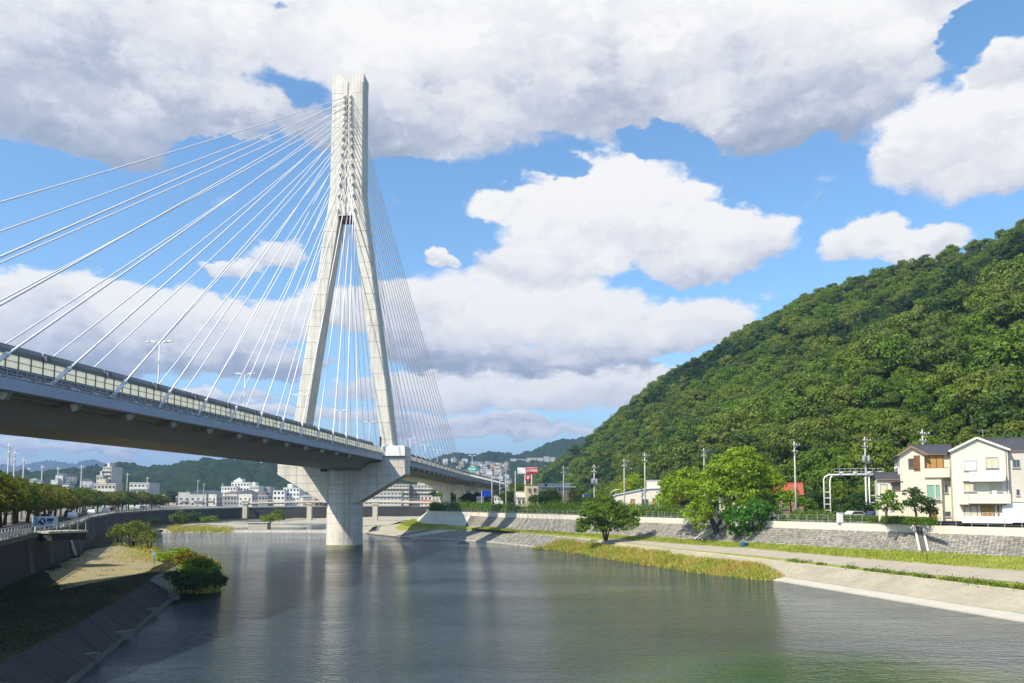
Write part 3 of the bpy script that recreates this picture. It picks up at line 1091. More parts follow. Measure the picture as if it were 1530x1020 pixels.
HILL_KINDS = []
for k, (mt, rx, rz, cl, per, lf) in enumerate([
        ('leaf_hill', 5.0, 4.3, 30, 95, .34), ('leaf_hill', 6.0, 4.8, 34, 105, .36), ('leaf_hill', 4.2, 4.4, 26, 90, .32), ('leaf_dark', 4.8, 4.4, 28, 90, .32),
        ('leaf_hill', 6.6, 4.4, 36, 105, .36), ('leaf_mid', 5.0, 4.4, 28, 95, .34), ('leaf_dark', 3.4, 6.2, 26, 90, .30)]):
    HILL_KINDS.append((crown_mesh('crown', M[mt], rx, rz, cl, per, lf, 100 + k), trunk_mesh('trunk', rz * .9, .2, 3, rx * .4, 200 + k, -rz * 1.8), rx, rz))

EYE = V3(0, 0, HC)
cand = []
rnd = random.Random(11)
grid = {}


def free(p, r):
    gx, gy = int(p.x // 6), int(p.y // 6)
    for i in (-1, 0, 1):
        for j in (-1, 0, 1):
            for q in grid.get((gx + i, gy + j), ()):
                if (q.x - p.x) ** 2 + (q.y - p.y) ** 2 + ((q.z - p.z) ** 2) * .6 < r * r: return False
    grid.setdefault((gx, gy), []).append(p)
    return True


for _ in range(34000):
    s, t_ = rnd.random(), rnd.uniform(0.0, 1.10)
    if rnd.random() > (.35 + .65 * (1 - abs(s - .25))): pass
    p = hill_pt(s * .995, t_)
    if free(p, 5.0): cand.append((p, s, t_))


def kind_of(p, s):
    n = mnoise.noise(V3(p.x * .016, p.y * .016, p.z * .02))
    r = rnd.random()
    if n > .18: return rnd.choice((5, 5, 1, 0))
    if n < -.22: return rnd.choice((3, 6, 3, 2))
    return (0, 1, 2, 4, 5, 3, 0, 4)[int(r * 8)]


def in_view(p):
    if p.y < 5: return False
    px = 765 + 1190 * p.x / p.y
    return -20 < px < 1550


vis = [c for c in cand if in_view(c[0])]
vis.sort(key=lambda c: (c[0] - EYE).length * (1 if c[2] < .98 else 1.2))
near = vis[:290]
near_ids = set(id(c) for c in near)
rest = [c for c in cand if id(c) not in near_ids]
protos = []
for cr, tr, rx, rz in HILL_KINDS:
    protos.append((cr, tr, rz))
LABELS_HILL = {
    0: 'broadleaf tree with a round mid green crown in the hillside wood', 1: 'broad mid green tree crown in the hillside wood',
    2: 'narrow mid green tree in the hillside wood', 3: 'dark green rounded evergreen in the hillside wood', 4: 'wide spreading green tree in the hillside wood',
    5: 'light green leafy tree in the hillside wood', 6: 'tall dark pointed conifer in the hillside wood'}
for p, s, t_ in near:
    k = kind_of(p, s)
    cr, tr, rz = protos[k]
    sc = rnd.choice((.65, .8, .9, 1.05, 1.35)) * rnd.uniform(.9, 1.1)
    e = empty('forest_tree', p, rnd.uniform(0, 6.28))
    e.scale = (sc, sc, sc * rnd.uniform(.9, 1.15))
    px = 765 + 1190 * p.x / p.y
    FE = [(800, 'red and white sign'), (842, 'tan tower'), (888, 'hall transformer pole'), (933, 'left hall pole'), (964, 'right hall pole'), (1020, 'the biggest tree edge'), (1075, 'pole by the biggest tree'), (1125, 'the biggest tree crown'),
          (1165, 'red roof'), (1200, 'slim pole'), (1240, 'gantry leg'), (1275, 'gantry walkway'), (1300, 'gantry transformer pole'), (1330, 'annex'), (1363, 'small gable'), (1400, 'brown balcony'), (1440, 'left eave of wide gable'), (1470, 'wide gable peak'), (1500, 'house antenna'), (1535, 'right picture edge')]
    zone = min(FE, key=lambda f: abs(f[0] - px))[1]
    row = 'at hill foot' if t_ < .07 else 'just off hill foot' if t_ < .14 else 'low on hill' if t_ < .22 else 'third up hill' if t_ < .36 else 'halfway up hill' if t_ < .6 else 'high on hill'
    size = 'small' if sc < .85 else 'large' if sc > 1.15 else 'middling'
    KN = ('round mid green', 'broad mid green', 'narrow mid green', 'dark rounded', 'wide green', 'light green', 'tall dark conifer')[k]
    lab = '%s %s tree %s, above %s' % (size, KN, row, zone)
    tag(e, lab, 'tree', 'alike hillside trees: ' + lab)
    c = link('crown', cr, e); c.location = (0, 0, rz * 1.25)
    c2 = link('trunk', tr, e); c2.location = (0, 0, rz * 1.25)


def scatter_points(name, items, kinds, mat_slot=None):
    """one object: geometry nodes put the tree meshes on its points"""
    me = bpy.data.meshes.new(name)
    me.from_pydata([tuple(i[0]) for i in items], [], [])
    me.attributes.new('kind_index', 'INT', 'POINT').data.foreach_set('value', [i[1] for i in items])
    me.attributes.new('turn', 'FLOAT', 'POINT').data.foreach_set('value', [i[2] for i in items])
    me.attributes.new('size', 'FLOAT', 'POINT').data.foreach_set('value', [i[3] for i in items])
    me.update()
    o = link(name, me)
    ng = bpy.data.node_groups.new(name + '_nodes', 'GeometryNodeTree')
    ng.interface.new_socket('Geometry', in_out='INPUT', socket_type='NodeSocketGeometry')
    ng.interface.new_socket('Geometry', in_out='OUTPUT', socket_type='NodeSocketGeometry')
    N, L = ng.nodes, ng.links
    gi, go = N.new('NodeGroupInput'), N.new('NodeGroupOutput')
    m2p = N.new('GeometryNodeMeshToPoints')
    L.new(gi.outputs[0], m2p.inputs['Mesh'])
    iop = N.new('GeometryNodeInstanceOnPoints')
    L.new(m2p.outputs[0], iop.inputs['Points'])
    g2i = N.new('GeometryNodeGeometryToInstance')
    infos = []
    for src in kinds:
        oi = N.new('GeometryNodeObjectInfo')
        oi.inputs['Object'].default_value = src
        oi.inputs['As Instance'].default_value = True
        infos.append(oi)
    join = N.new('GeometryNodeJoinGeometry')
    for oi in reversed(infos): L.new(oi.outputs['Geometry'], join.inputs[0])
    L.new(join.outputs[0], iop.inputs['Instance'])
    iop.inputs['Pick Instance'].default_value = True

    def attr(nm, ty):
        a = N.new('GeometryNodeInputNamedAttribute'); a.data_type = ty
        a.inputs['Name'].default_value = nm
        return a.outputs[0]
    L.new(attr('kind_index', 'INT'), iop.inputs['Instance Index'])
    cx = N.new('ShaderNodeCombineXYZ'); L.new(attr('turn', 'FLOAT'), cx.inputs[2])
    e2r = N.new('FunctionNodeEulerToRotation'); L.new(cx.outputs[0], e2r.inputs[0]); L.new(e2r.outputs[0], iop.inputs['Rotation'])
    sx = N.new('ShaderNodeCombineXYZ')
    sz = attr('size', 'FLOAT')
    for i in range(3): L.new(sz, sx.inputs[i])
    L.new(sx.outputs[0], iop.inputs['Scale'])
    L.new(iop.outputs[0], go.inputs[0])
    md = o.modifiers.new('scatter', 'NODES'); md.node_group = ng
    return o


# the tree meshes the far wood repeats stand as real saplings inside the wood, behind the ridge
src = []
for k, (cr, tr, rx, rz) in enumerate(HILL_KINDS):
    b = link('forest_tree', cr)
    q = hill_pt(.2 + .05 * k, 1.3)
    b.location = q + V3(0, 0, rz)
    tag(b, LABELS_HILL[k] + ', behind the ridge', 'tree', 'trees behind the ridge')
    src.append(b)
items = []
for p, s, t_ in rest:
    k = kind_of(p, s)
    sc = rnd.choice((.6, .7, .8, .9, 1.1)) * rnd.uniform(.9, 1.1)
    if t_ > .88:
        sc = min(sc, .75)
        if k == 6: k = 3
    items.append((p + V3(0, 0, HILL_KINDS[k][3] * 1.1 * sc), k, rnd.uniform(0, 6.28), sc))
wood = scatter_points('forest', items, src)
stuff(wood, 'dense green wood covering the whole upper hillside', 'forest')
print('TREES near', len(near), 'rest', len(rest))


# ------------------------------------------------------------------ hills far behind
def far_hill(name, pts, d0, depth, zbase, mat, jag=3.0, seed=1, NC=360):
    """pts: skyline on the photograph; a ridge with real slopes in front and behind"""
    b = MB()
    rr = resample([at(px, y, d0) for px, y in pts], NC)
    r_ = random.Random(seed)
    rows = []
    for k in range(-56, 17, 1):
        t_ = abs(k) / (56 if k < 0 else 16)
        row = []
        for i, p in enumerate(rr):
            y = p.y + (k / 56.0) * depth
            h = (p.z - zbase)
            n = mnoise.noise(V3(p.x * .004 + seed, y * .004, 0)) + .5 * mnoise.noise(V3(p.x * .013, y * .013, seed))
            prof = (1 - t_) ** 1.1
            edge = min(1, i / 24, (NC - 1 - i) / 24)
            z = zbase - 2 + (h + 2) * prof * max(.0, edge) + n * h * .25 * math.sin(math.pi * min(1, t_)) + (mnoise.noise(V3(p.x * .045, y * .045, seed)) + .8 * mnoise.noise(V3(p.x * .12, y * .12, seed)) + .45 * mnoise.noise(V3(p.x * .27, y * .27, seed))) * jag
            row.append(V3(p.x, y, z))
        rows.append(row)
    b.loft(rows)
    return struct(b.build(name, mat, smooth=True)), rows


def wood_mat(name, c1, c2, c3, scale):
    m, t = base_mat(name)
    pos = t.n('ShaderNodeNewGeometry').outputs['Position']
    a = t.noise(pos, scale, 6, .7)
    b = t.noise(pos, scale * .15, 3, .6)
    col = t.ramp(t.m('ADD', t.m('MULTIPLY', a, .6), t.m('MULTIPLY', b, .4)), [(.36, c1), (.5, c2), (.64, c3)])
    v = t.n('ShaderNodeTexVoronoi'); t.put(v.inputs['Vector'], pos); v.inputs['Scale'].default_value = scale * .8
    return finish(m, t, col, 1.0, v.outputs['Distance'], 3.0, 0, 0, strength=1.0)


M['far_wood'] = wood_mat('distant_wood', (.010, .022, .007), (.020, .038, .010), (.034, .052, .014), .05)
far_hill('far_hill_left', [(-250, 712), (-80, 706), (60, 704), (150, 698), (190, 693), (215, 698), (250, 696), (290, 688), (330, 686), (380, 686), (430, 692), (500, 700), (560, 706), (640, 716), (740, 722)], 1250, 380, 7, M['far_wood'], 7, 3)
hr, hr_rows = far_hill('far_hill_right', [(520, 706), (600, 699), (660, 682), (690, 677), (715, 679), (735, 674), (760, 678), (785, 676), (805, 668), (830, 659), (860, 655), (900, 646), (980, 634), (1100, 632)], 1900, 700, 7, M['far_wood'], 6, 9)
far_hill('blue_mountain', [(-420, 690), (-200, 684), (-60, 696), (0, 694), (30, 697), (60, 691), (85, 689), (110, 693), (122, 694), (141, 686), (160, 694), (185, 704), (260, 700), (420, 706), (600, 712)], 5200, 1400, 7, M['far_wood'], 20, 5)


# ------------------------------------------------------------------ cable stayed bridge
BX, BY = -38.6, 183.0
BR = -math.atan(.0714)
bridge = empty('cable_stayed_bridge', (BX, BY, 0), BR)
tag(bridge, 'white cable stayed road bridge with tall forked concrete pylon', 'bridge')


def zp(py): return at(520, py, 180.4).z


def zft(s): return 23.05 - .65 * min(1.0, (s / 125.0) ** 2)      # top of the side fence


def bl(name, mb, mat, parent=bridge, **k):
    return mb.build(name, mat, parent, **k)


S0, S1 = -270, 345
SS = [S0 + (S1 - S0) * k / 123 for k in range(124)]
# deck slab with pale steel edge beams
mb = MB()
for sgn in (1, -1):
    mb.loft([[V3(sgn * 9.0, s, zft(s) - 2.75) for s in SS], [V3(sgn * 9.75, s, zft(s) - 2.75) for s in SS],
             [V3(sgn * 9.85, s, zft(s) - 3.66) for s in SS], [V3(sgn * 9.3, s, zft(s) - 3.70) for s in SS]][::sgn])
bl('edge_beam', mb, M['steel_blue'])
mb = MB()
prof = [(9.3, -3.54), (6.8, -3.80), (4.7, -5.55), (-4.7, -5.55), (-6.8, -3.80), (-9.3, -3.54)]
mb.loft([[V3(x, s, zft(s) + z) for s in SS] for x, z in prof])
bl('box_girder', mb, M['soffit'])
mb = MB()
mb.loft([[V3(x, s, zft(s) - 2.80) for s in SS] for x in (-9.0, 9.0)])
bl('road_surface', mb, M['asphalt'])
mb = MB()
mb.box((0, (S0 + S1) / 2, 0), (.6, .1, .1))
mb = MB(); mb.loft([[V3(x, s, zft(s) + z) for s in SS] for x, z in ((-.3, -2.78), (-.12, -2.0), (.12, -2.0), (.3, -2.78))])
bl('median_barrier', mb, M['concrete'])
for x in (-8.2, -4.6, 4.6, 8.2):
    mb = MB(); mb.loft([[V3(x + dx, s, zft(s) - 2.79) for s in SS] for dx in (-.08, .08)])
    bl('lane_line', mb, M['white_paint'])
# longitudinal stiffeners and seams below the overhang
mb = MB()
for x in (7.9,):
    for sg in (1, -1):
        mb.loft([[V3(sg * (x + a), s, zft(s) - 3.66 + b) for s in SS] for a, b in ((0, 0), (0, -.22), (.08, -.22), (.08, 0))])
bl('stringer', mb, M['soffit'])
# overhang brackets: pale tapered plates
bm_ = MB()
bm_.prism([(0, 0), (2.6, .12), (2.6, -.06), (2.25, -.62), (1.8, -.70), (.3, -.5)], (1, 0, 0), (0, 0, 1), (6.9, -.2, -3.68), (0, .4, 0))
bme = bm_.mesh('bracket', M['soffit'])
tip = MB(); tip.prism([(8.7, -3.71), (9.35, -3.71), (9.3, -4.0), (9.1, -4.30), (8.85, -4.30), (8.72, -4.0)], (1, 0, 0), (0, 0, 1), (0, -.24, 0), (0, .48, 0))
tme = tip.mesh('bracket_end', M['white_paint'])
anch_n = [-144.6 + 8.64 * k for k in range(15)]
anch_n[:3] = [-138.8, -132.6, -126.2]
anch_f = [23.7 + 8.1 * k for k in range(15)]
for s in [a + 4.32 for a in [-144.6 - 8.64 * 5 + 8.64 * k for k in range(19)]] + [18 + 8.64 * k for k in range(18)]:
    if abs(s) < 5: continue
    o = link('bracket', bme, bridge); o.location = (0, s, zft(s))
    link('bracket_end', tme, o)

# side fence: posts, milky panels, dark visor, walkway pipes
PS = 1.44
pm = MB(); pm.box((0, 0, 0), (.05, PS - .09, 1.10))
pme = pm.mesh('fence_panel', M['panel'])
fence = MB()
walk = MB()
for sg in (1, -1):
    xf = sg * 8.95
    k0 = int(-190 / PS)
    k1 = int(165 / PS) if sg > 0 else int(165 / PS)
    ks = list(range(k0, k1))
    for k in ks:
        s = k * PS
        if abs(s) < 2.2: continue
        z = zft(s)
        if sg > 0 or k % 1 == 0:
            fence.box((xf, s - PS / 2, z - 1.31), (.13, .10, 1.36), 0)
            if sg > 0:
                fence.box((xf + .03, s, z - 1.25), (.05, PS, .045), 0)
        if sg > 0:
            o = link('fence_panel', pme, bridge)
            o.location = (xf, s, z - 1.25)
            o.rotation_euler = (math.atan((zft(s + .5) - zft(s - .5))), 0, 0)
    run = [s for s in SS if -260 <= s <= 345]
    if sg < 0:
        fp = MB(); fp.loft([[V3(xf, s, zft(s) - 1.8) for s in run], [V3(xf, s, zft(s) - .72) for s in run]])
        bl('far_fence_sheet', fp, M['panel'])
    fence.loft([[V3(xf + sg * .05, s, zft(s) - 1.78) for s in run], [V3(xf + sg * .05, s, zft(s) - 1.9) for s in run], [V3(xf - sg * .05, s, zft(s) - 1.9) for s in run], [V3(xf - sg * .05, s, zft(s) - 1.78) for s in run]])
    fence.loft([[V3(xf - sg * .05, s, zft(s) - .73) for s in run], [V3(xf + sg * .08, s, zft(s) - .73) for s in run]])
    # parapet behind the walkway
    walk.loft([[V3(xf + sg * .12, s, zft(s) - 1.95) for s in run], [V3(xf + sg * .12, s, zft(s) - 2.78) for s in run]])
    # visor in lengths between the cable anchors
    cuts = [-260, -232] + anch_n + [-9, 9] + anch_f + [150, 180, 220, 260, 300, 344]
    for a, b in zip(cuts, cuts[1:]):
        if b - a < 2 or (a, b) == (-9, 9): continue
        visor = MB()
        aa, bb = a + .22, b - .22
        n_ = 4
        ys = [aa + (bb - aa) * q / n_ for q in range(n_ + 1)]
        visor.loft([[V3(xf + sg * .10, s, zft(s) - .74) for s in ys], [V3(xf + sg * .12, s, zft(s) - .40) for s in ys], [V3(xf - sg * .12, s, zft(s)) for s in ys],
                    [V3(xf - sg * .24, s, zft(s)) for s in ys], [V3(xf - sg * .05, s, zft(s) - .42) for s in ys], [V3(xf - sg * .03, s, zft(s) - .74) for s in ys]])
        bl('fence_visor', visor, M['visor'])
bl('fence_frame', fence, M['steel_grey'])
bl('parapet', walk, M['steel_grey'])
for a, b in ((165, 345),):
    fp = MB(); ys = [s for s in SS if a <= s <= b]
    fp.loft([[V3(8.95, s, zft(s) - 1.8) for s in ys], [V3(8.95, s, zft(s) - .72) for s in ys]])
    bl('fence_sheet', fp, M['panel'])
pip = MB()
rnd = random.Random(4)
ys = [s for s in SS if -200 <= s <= 345]
for x, z, r in ((9.62, -2.05, .035), (9.62, -2.35, .03), (9.3, -2.52, .07), (9.45, -2.62, .05)):
    pip.tube([V3(x, s, zft(s) + z) for s in ys], r, 5)
s = -195
while s < 160:
    pip.box((9.62, s, zft(s) - 2.40), (.06, .06, .72))
    pip.bar((9.1, s, zft(s) - 2.1), (9.64, s, zft(s) - 2.80), .05)
    if rnd.random() < .5: pip.bar((9.5, s, zft(s) - 2.68), (9.6, s + 1.2, zft(s + 1.2) - 2.15), .05)
    if rnd.random() < .3: pip.box((9.35, s + .5, zft(s) - 2.5), (.25, rnd.uniform(.3, .9), .25))
    s += 1.08
o = bl('walkway_railing', pip, M['galv']); stuff(o)
gut = MB()
for s in [-190 + 3.1 * k for k in range(112)]:
    gut.box((9.4, s + rnd.uniform(-.5, .5), zft(s) - 2.52), (.28, rnd.uniform(.5, 1.5), .16))
stuff(bl('walkway_fitting', gut, M['insul']))

# pylon ------------------------------------------------------------
PD = 2.35                                   # half depth
z_top, z_notch = zp(107), zp(122)
z_fork, z_gap = zp(292), zp(321)
z_foot = 20.5
W0, W1 = 3.72, 3.98
LO, LI = 12.35, 9.55                        # leg outer and inner edges at the foot
GI = 1.65
# front outline as quads so that the faces stay clean: [outer, inner] pairs from the foot to the top on one side
def leg_edge(z, outer=True):
    t_ = (z - z_foot) / ((z_fork if outer else z_gap) - z_foot)
    return (LO + (W1 - LO) * t_) if outer else (LI + (GI - LI) * t_)


def ring(zb, xo, xi, dep=PD, ch=.28):
    """cross section of one side, chamfered outer corners, x from inner to outer"""
    return [V3(xi, -dep, zb), V3(xo - ch, -dep, zb), V3(xo, -dep + ch, zb), V3(xo, dep - ch, zb), V3(xo - ch, dep, zb), V3(xi, dep, zb)]


py = MB()
for sg in (1, -1):
    lv = []
    for k in range(13):
        z = z_foot + (z_gap - z_foot) * k / 12
        xo = leg_edge(z)
        dep = 2.75 + (PD - 2.75) * k / 12
        lv.append([V3(sg * p.x, p.y, p.z) for p in ring(z, xo, leg_edge(z, False), dep)])
    py.loft(lv if sg < 0 else lv, closed=True)
pl = bl('pylon_legs', py, M['concrete'], fix=True)
py = MB()
for sg in (1, -1):
    lv = []
    for z, xo in ((z_gap, leg_edge(z_gap)), ((z_gap + z_fork) / 2, leg_edge((z_gap + z_fork) / 2) + .05), (z_fork, W1), (z_fork + 3, W1 - .05), ((z_fork + z_notch) / 2, (W0 + W1) / 2), (z_notch, W0 + .03)):
        lv.append([V3(sg * p.x, p.y, p.z) for p in ring(z, xo, .10)])
    py.loft(lv, closed=True)
    # crown of the pylon: a rounded notch between two horns
    prof = [(.10, z_notch), (.55, z_notch + .25), (1.1, z_notch + 1.2), (1.75, z_top - .75), (2.3, z_top - .25), (3.1, z_top - .05), (W0 - .15, z_top), (W0, z_top - .4), (W0 + .02, z_notch)]
    py.prism([(sg * x, z) for x, z in prof], (1, 0, 0), (0, 0, 1), (0, -PD + .0, 0), (0, 2 * PD, 0))
    py.box((sg * 2.0, 0, z_gap + 1.2), (3.6, 2 * PD - .3, 2.4))
bl('pylon_shaft', py, M['concrete'], fix=True)
gr = MB(); gr.box((0, 0, (z_gap + z_notch) / 2 + 1), (.22, 2 * PD - .35, z_notch - z_gap - 2.2))
bl('centre_groove', gr, M['concrete_dark'])
# formwork joints: thin recess lines shown as slightly proud bands
jm = MB()
for k in range(1, 15):
    z = z_foot + (z_gap - z_foot) * k / 15
    for sg in (1, -1):
        jm.box((sg * (leg_edge(z) + leg_edge(z, False)) / 2, 0, z), (leg_edge(z) - leg_edge(z, False) - .1, 2 * (2.75 + (PD - 2.75) * k / 15) - .0 + .03, .06))
z = z_fork + 4
while z < z_notch - 1:
    for sg in (1, -1): jm.box((sg * (W0 / 2 + .2), 0, z), (W0 - .6, 2 * PD + .03, .05))
    z += 4.2
stuff(bl('formwork_joint', jm, M['concrete_dark']))
# dark underside and steel diaphragm in the fork
fk = MB(); fk.box((0, 0, z_gap - .35), (3.4, 2 * PD - .8, .6)); bl('fork_beam', fk, plain('rusty_red_steel', (.22, .07, .05), .7))

# sockets and cables
SOCK = [215, 243, 272, 300, 328, 358, 393, 428, 465, 508, 560, 610, 660, 718, 790]
SOCK = [v / 3.4 + 80 for v in SOCK]
sk = MB(); sk.prism([(-.1, -.55), (.55, -.25), (.55, .05), (-.1, .45)], (0, -1, 0), (0, 0, 1), (-.2, 0, 0), (.4, 0, 0))
sme = sk.mesh('cable_socket', M['concrete'])
dk = MB(); dk.box((0, -.48, -.14), (.2, .12, .16))
dme = dk.mesh('socket_mouth', M['dark_steel'])
CR = .092
for side, anchors in ((-1, anch_n), (1, anch_f)):
    for k in range(15):
        s = anchors[k] if side < 0 else anchors[14 - k]
        y_s = SOCK[k]
        z = zp(y_s)
        lx = .72 + 1.25 * ((y_s - SOCK[0]) / (SOCK[-1] - SOCK[0])) ** 1.6
        for sg in (1, -1):
            o = link('cable_socket', sme, bridge)
            o.location = (sg * lx, side * (PD + .12), z)
            if side > 0: o.rotation_euler = (0, 0, math.pi)
            link('socket_mouth', dme, o)
            a = V3(sg * lx, side * (PD - .1), z - .1)
            b = V3(sg * 9.42, s, zft(s) - 2.80)
            L = (b - a).length
            d_ = (b - a) / L
            nseg = 12
            pts = []
            for q in range(nseg + 1):
                t_ = q / nseg
                p = a.lerp(b, t_)
                p.z -= math.sin(math.pi * t_) * L * .0035
                pts.append(p)
            cb = MB(); cb.tube(pts, CR, 6)
            bl('cable', cb, M['cable'], smooth=True)
            e = b - d_ * 3.4
            ap = MB(); ap.tube([e, b], .17, 8); ap.tube([e - d_ * .15, e + d_ * .1], .23, 8)
            bl('anchor_pipe', ap, M['cable'], smooth=True)
            ab = MB(); ab.box((sg * 9.12, s, zft(s) - .50), (.5, .5, .5)); ab.box((sg * 9.35, s, zft(s) - 2.75), (.5, .8, .3))
            bl('anchor_block', ab, M['steel_grey'])

# pier and cap
pc = MB()
cap = [(-14.7, 20.4), (-14.7, 16.3), (-3.9, 9.9), (3.9, 9.9), (14.7, 16.3), (14.7, 20.4), (9.2, 20.4), (9.2, 17.2), (4.7, 16.9), (-4.7, 16.9), (-9.2, 17.2), (-9.2, 20.4)]
CD = 2.9
def quadcap(poly, nm='pier_cap'):
    b = MB()
    # decomposed into convex pieces that share no plane
    b.prism([(-3.9, 9.9), (3.9, 9.9), (8.9, 12.86), (8.9, 16.88), (-8.9, 16.88), (-8.9, 12.86)], (1, 0, 0), (0, 0, 1), (0, -CD, 0), (0, 2 * CD, 0))
    for sg in (1, -1):
        b.prism([(sg * 8.9, 12.86), (sg * 14.7, 16.3), (sg * 14.7, 20.4), (sg * 9.9, 20.4), (sg * 8.9, 16.88)], (1, 0, 0), (0, 0, 1), (0, -CD, 0), (0, 2 * CD, 0))
        b.prism([(sg * 4.75, 16.885), (sg * 8.88, 16.885), (sg * 9.7, 19.6), (sg * 9.3, 19.2), (sg * 6.85, 18.95), (sg * 4.75, 17.5)], (1, 0, 0), (0, 0, 1), (0, -CD + .01, 0), (0, 2 * CD - .02, 0))
    return bl(nm, b, M['concrete'], fix=True)


quadcap(cap)
col_ = MB()
rng_ = []
for z, r in ((-2, 4.12), (1.0, 4.1), (9.4, 4.05), (16.9, 4.05)):
    rng_.append([V3(.25 + r * math.cos(a * math.pi / 24), r * math.sin(a * math.pi / 24), z) for a in range(48)])
col_.loft(rng_, closed=True)
bl('pier_column', col_, M['concrete'], smooth=True)
ringm = MB()
ringm.loft([[V3(.25 + r * math.cos(a * math.pi / 24), r * math.sin(a * math.pi / 24), z) for a in range(48)] for z, r in ((-.3, 4.18), (.42, 4.18), (.44, 4.0))], closed=True)
bl('waterline_stain', ringm, weathered('algae_concrete', (.30, .29, .17), .3, .8, .8, .02), smooth=False)
jm = MB()
for z in (3.0, 5.2, 7.4, 9.6, 11.8, 14.0):
    jm.loft([[V3(.25 + 4.075 * math.cos(a * math.pi / 24), 4.075 * math.sin(a * math.pi / 24), z + dz) for a in range(48)] for dz in (-.03, .03)], closed=True)
stuff(bl('column_joint', jm, M['concrete_dark']))
jm = MB()
for z in (12.4, 14.2, 16.0, 17.8, 19.4):
    xo = min(14.6, (z - 9.9) / (16.3 - 9.9) * 10.8 + 3.7)
    for sg in (1, -1):
        xi = 4.2 if z < 16.9 else 9.9
        jm.box((sg * (xo + xi) / 2, 0, z), (xo - xi, 2 * CD + .03, .05))
stuff(bl('cap_joint', jm, M['concrete_dark']))
for sg in (1, -1):
    cl_ = MB()
    cl_.box((sg * 12.1, 0, 21.45), (5.3, 7.0, 2.1)); cl_.box((sg * 12.1, 0, 22.6), (4.6, 6.3, .22))
    o = bl('leg_collar', cl_, M['white_paint'])
    ed = MB(); ed.box((sg * 12.1, 0, 20.48), (5.0, 6.6, .16)); bl('collar_base', ed, M['steel_grey'])
bx = MB(); bx.box((9.35, -4.2, 23.6), (.35, .35, 2.2)); bl('cable_cabinet', bx, M['dark_steel'])

# approach piers
for s in (155, 196, 238, 282, 326, -170, -232):
    zt_ = zft(s) - 5.55
    pr = MB()
    pr.prism([(-1.9, zt_ - 3.1), (1.9, zt_ - 3.1), (7.6, zt_ - 1.2), (7.6, zt_ - .05), (-7.6, zt_ - .05), (-7.6, zt_ - 1.2)], (1, 0, 0), (0, 0, 1), (0, s - 1.3, 0), (0, 2.6, 0))
    o = bl('approach_cap', pr, M['concrete'], fix=True)
    pr = MB(); pr.box((0, s, (zt_ - 3.1 + 1) / 2), (3.4, 2.4, zt_ - 3.1 - 1), 0)
    bl('approach_column', pr, M['concrete'])
    pr = MB()
    for x in (-4, 4): pr.box((x, s, zt_ - .02), (1.0, 1.0, .12))
    bl('bearing', pr, M['dark_steel'])


# street lamps on the deck ------------------------------------------------
def lamp_proto(name, h, double=True):
    e = empty(name)
    b = MB(); b.tube([(0, 0, 0), (0, 0, h * .5), (0, 0, h)], [.11, .09, .06], 8); b.box((0, 0, .1), (.4, .4, .2))
    b.build('post', M['insul'], e, smooth=True)
    for sg in ((1, -1) if double else (1,)):
        b = MB(); b.bar((0, 0, h - .05), (sg * .55, 0, h + .10), .06)
        b.build('arm', M['insul'], e)
        b = MB()
        b.prism([(sg * .45, h + .04), (sg * 1.75, h + .16), (sg * 1.7, h + .30), (sg * .9, h + .34), (sg * .45, h + .2)], (1, 0, 0), (0, 0, 1), (0, -.18, 0), (0, .36, 0))
        b.build('lamp_head', M['insul'], e, fix=True)
    return e


def bpos(x, s, z):
    c, s_ = math.cos(BR), math.sin(BR)
    return V3(BX + x * c - s * s_, BY + x * s_ + s * c, z)


lp = lamp_proto('street_lamp', 10.3)
first = True
LN = ['nearest', 'second', 'third', 'fourth', 'fifth', 'sixth', 'seventh', 'eighth', 'ninth']
for i, d in enumerate((99, 125.6, 152.2, 178.8, 205.4, 232, 258.6, 285.2, 312)):
    e = lp if first else copy_tree(lp)
    first = False
    s = d - BY
    e.location = bpos(0, s, zft(s) - 2.75)
    e.rotation_euler = (0, 0, BR)
    tag(e, 'white double armed street lamp on the bridge deck, %s from the left of the row' % LN[i], 'street lamp', 'double street lamps along the bridge')
e = copy_tree(lp)
s = 172
e.location = bpos(8.6, s, zft(s) - 2.75); e.rotation_euler = (0, 0, BR)
tag(e, 'white street lamp at the right edge of the deck, past the last cables', 'street lamp')


def text_mesh(s, size, mat, name='lettering', parent=None, extrude=.01, spacing=1.0):
    cu = bpy.data.curves.new('t', 'FONT')
    cu.body = s; cu.size = size; cu.extrude = extrude; cu.align_x = 'CENTER'; cu.align_y = 'CENTER'; cu.space_character = spacing
    cu.resolution_u = 2
    tmp = bpy.data.objects.new('t', cu); COL.objects.link(tmp)
    dg = bpy.context.evaluated_depsgraph_get()
    me = bpy.data.meshes.new_from_object(tmp.evaluated_get(dg))
    bpy.data.objects.remove(tmp)
    me.materials.clear(); me.materials.append(mat)
    return link(name, me, parent)


# green direction sign on the deck
sg_e = empty('direction_sign', bpos(8.0, 168, zft(168) - 2.75), BR)
tag(sg_e, 'green and white road direction sign on posts at the edge of the bridge deck', 'road sign')
b = MB(); b.box((0, 0, 2.6), (.14, .14, 5.2)); b.box((2.6, 0, 2.6), (.14, .14, 5.2)); b.build('post', M['galv'], sg_e)
M['green_sign'] = plain('green_sign', (.02, .32, .22), .5)
M['sign_white'] = plain('sign_white', (.8, .8, .78), .5)
b = MB(); b.box((1.3, -.12, 4.3), (4.8, .08, 1.8)); b.build('board', M['green_sign'], sg_e)
b = MB(); b.box((.2, -.18, 4.55), (1.2, .02, .3)); b.box((1.9, -.18, 4.55), (1.3, .02, .35)); b.box((1.0, -.18, 4.0), (2.9, .02, .22)); b.build('white_marking', M['sign_white'], sg_e)


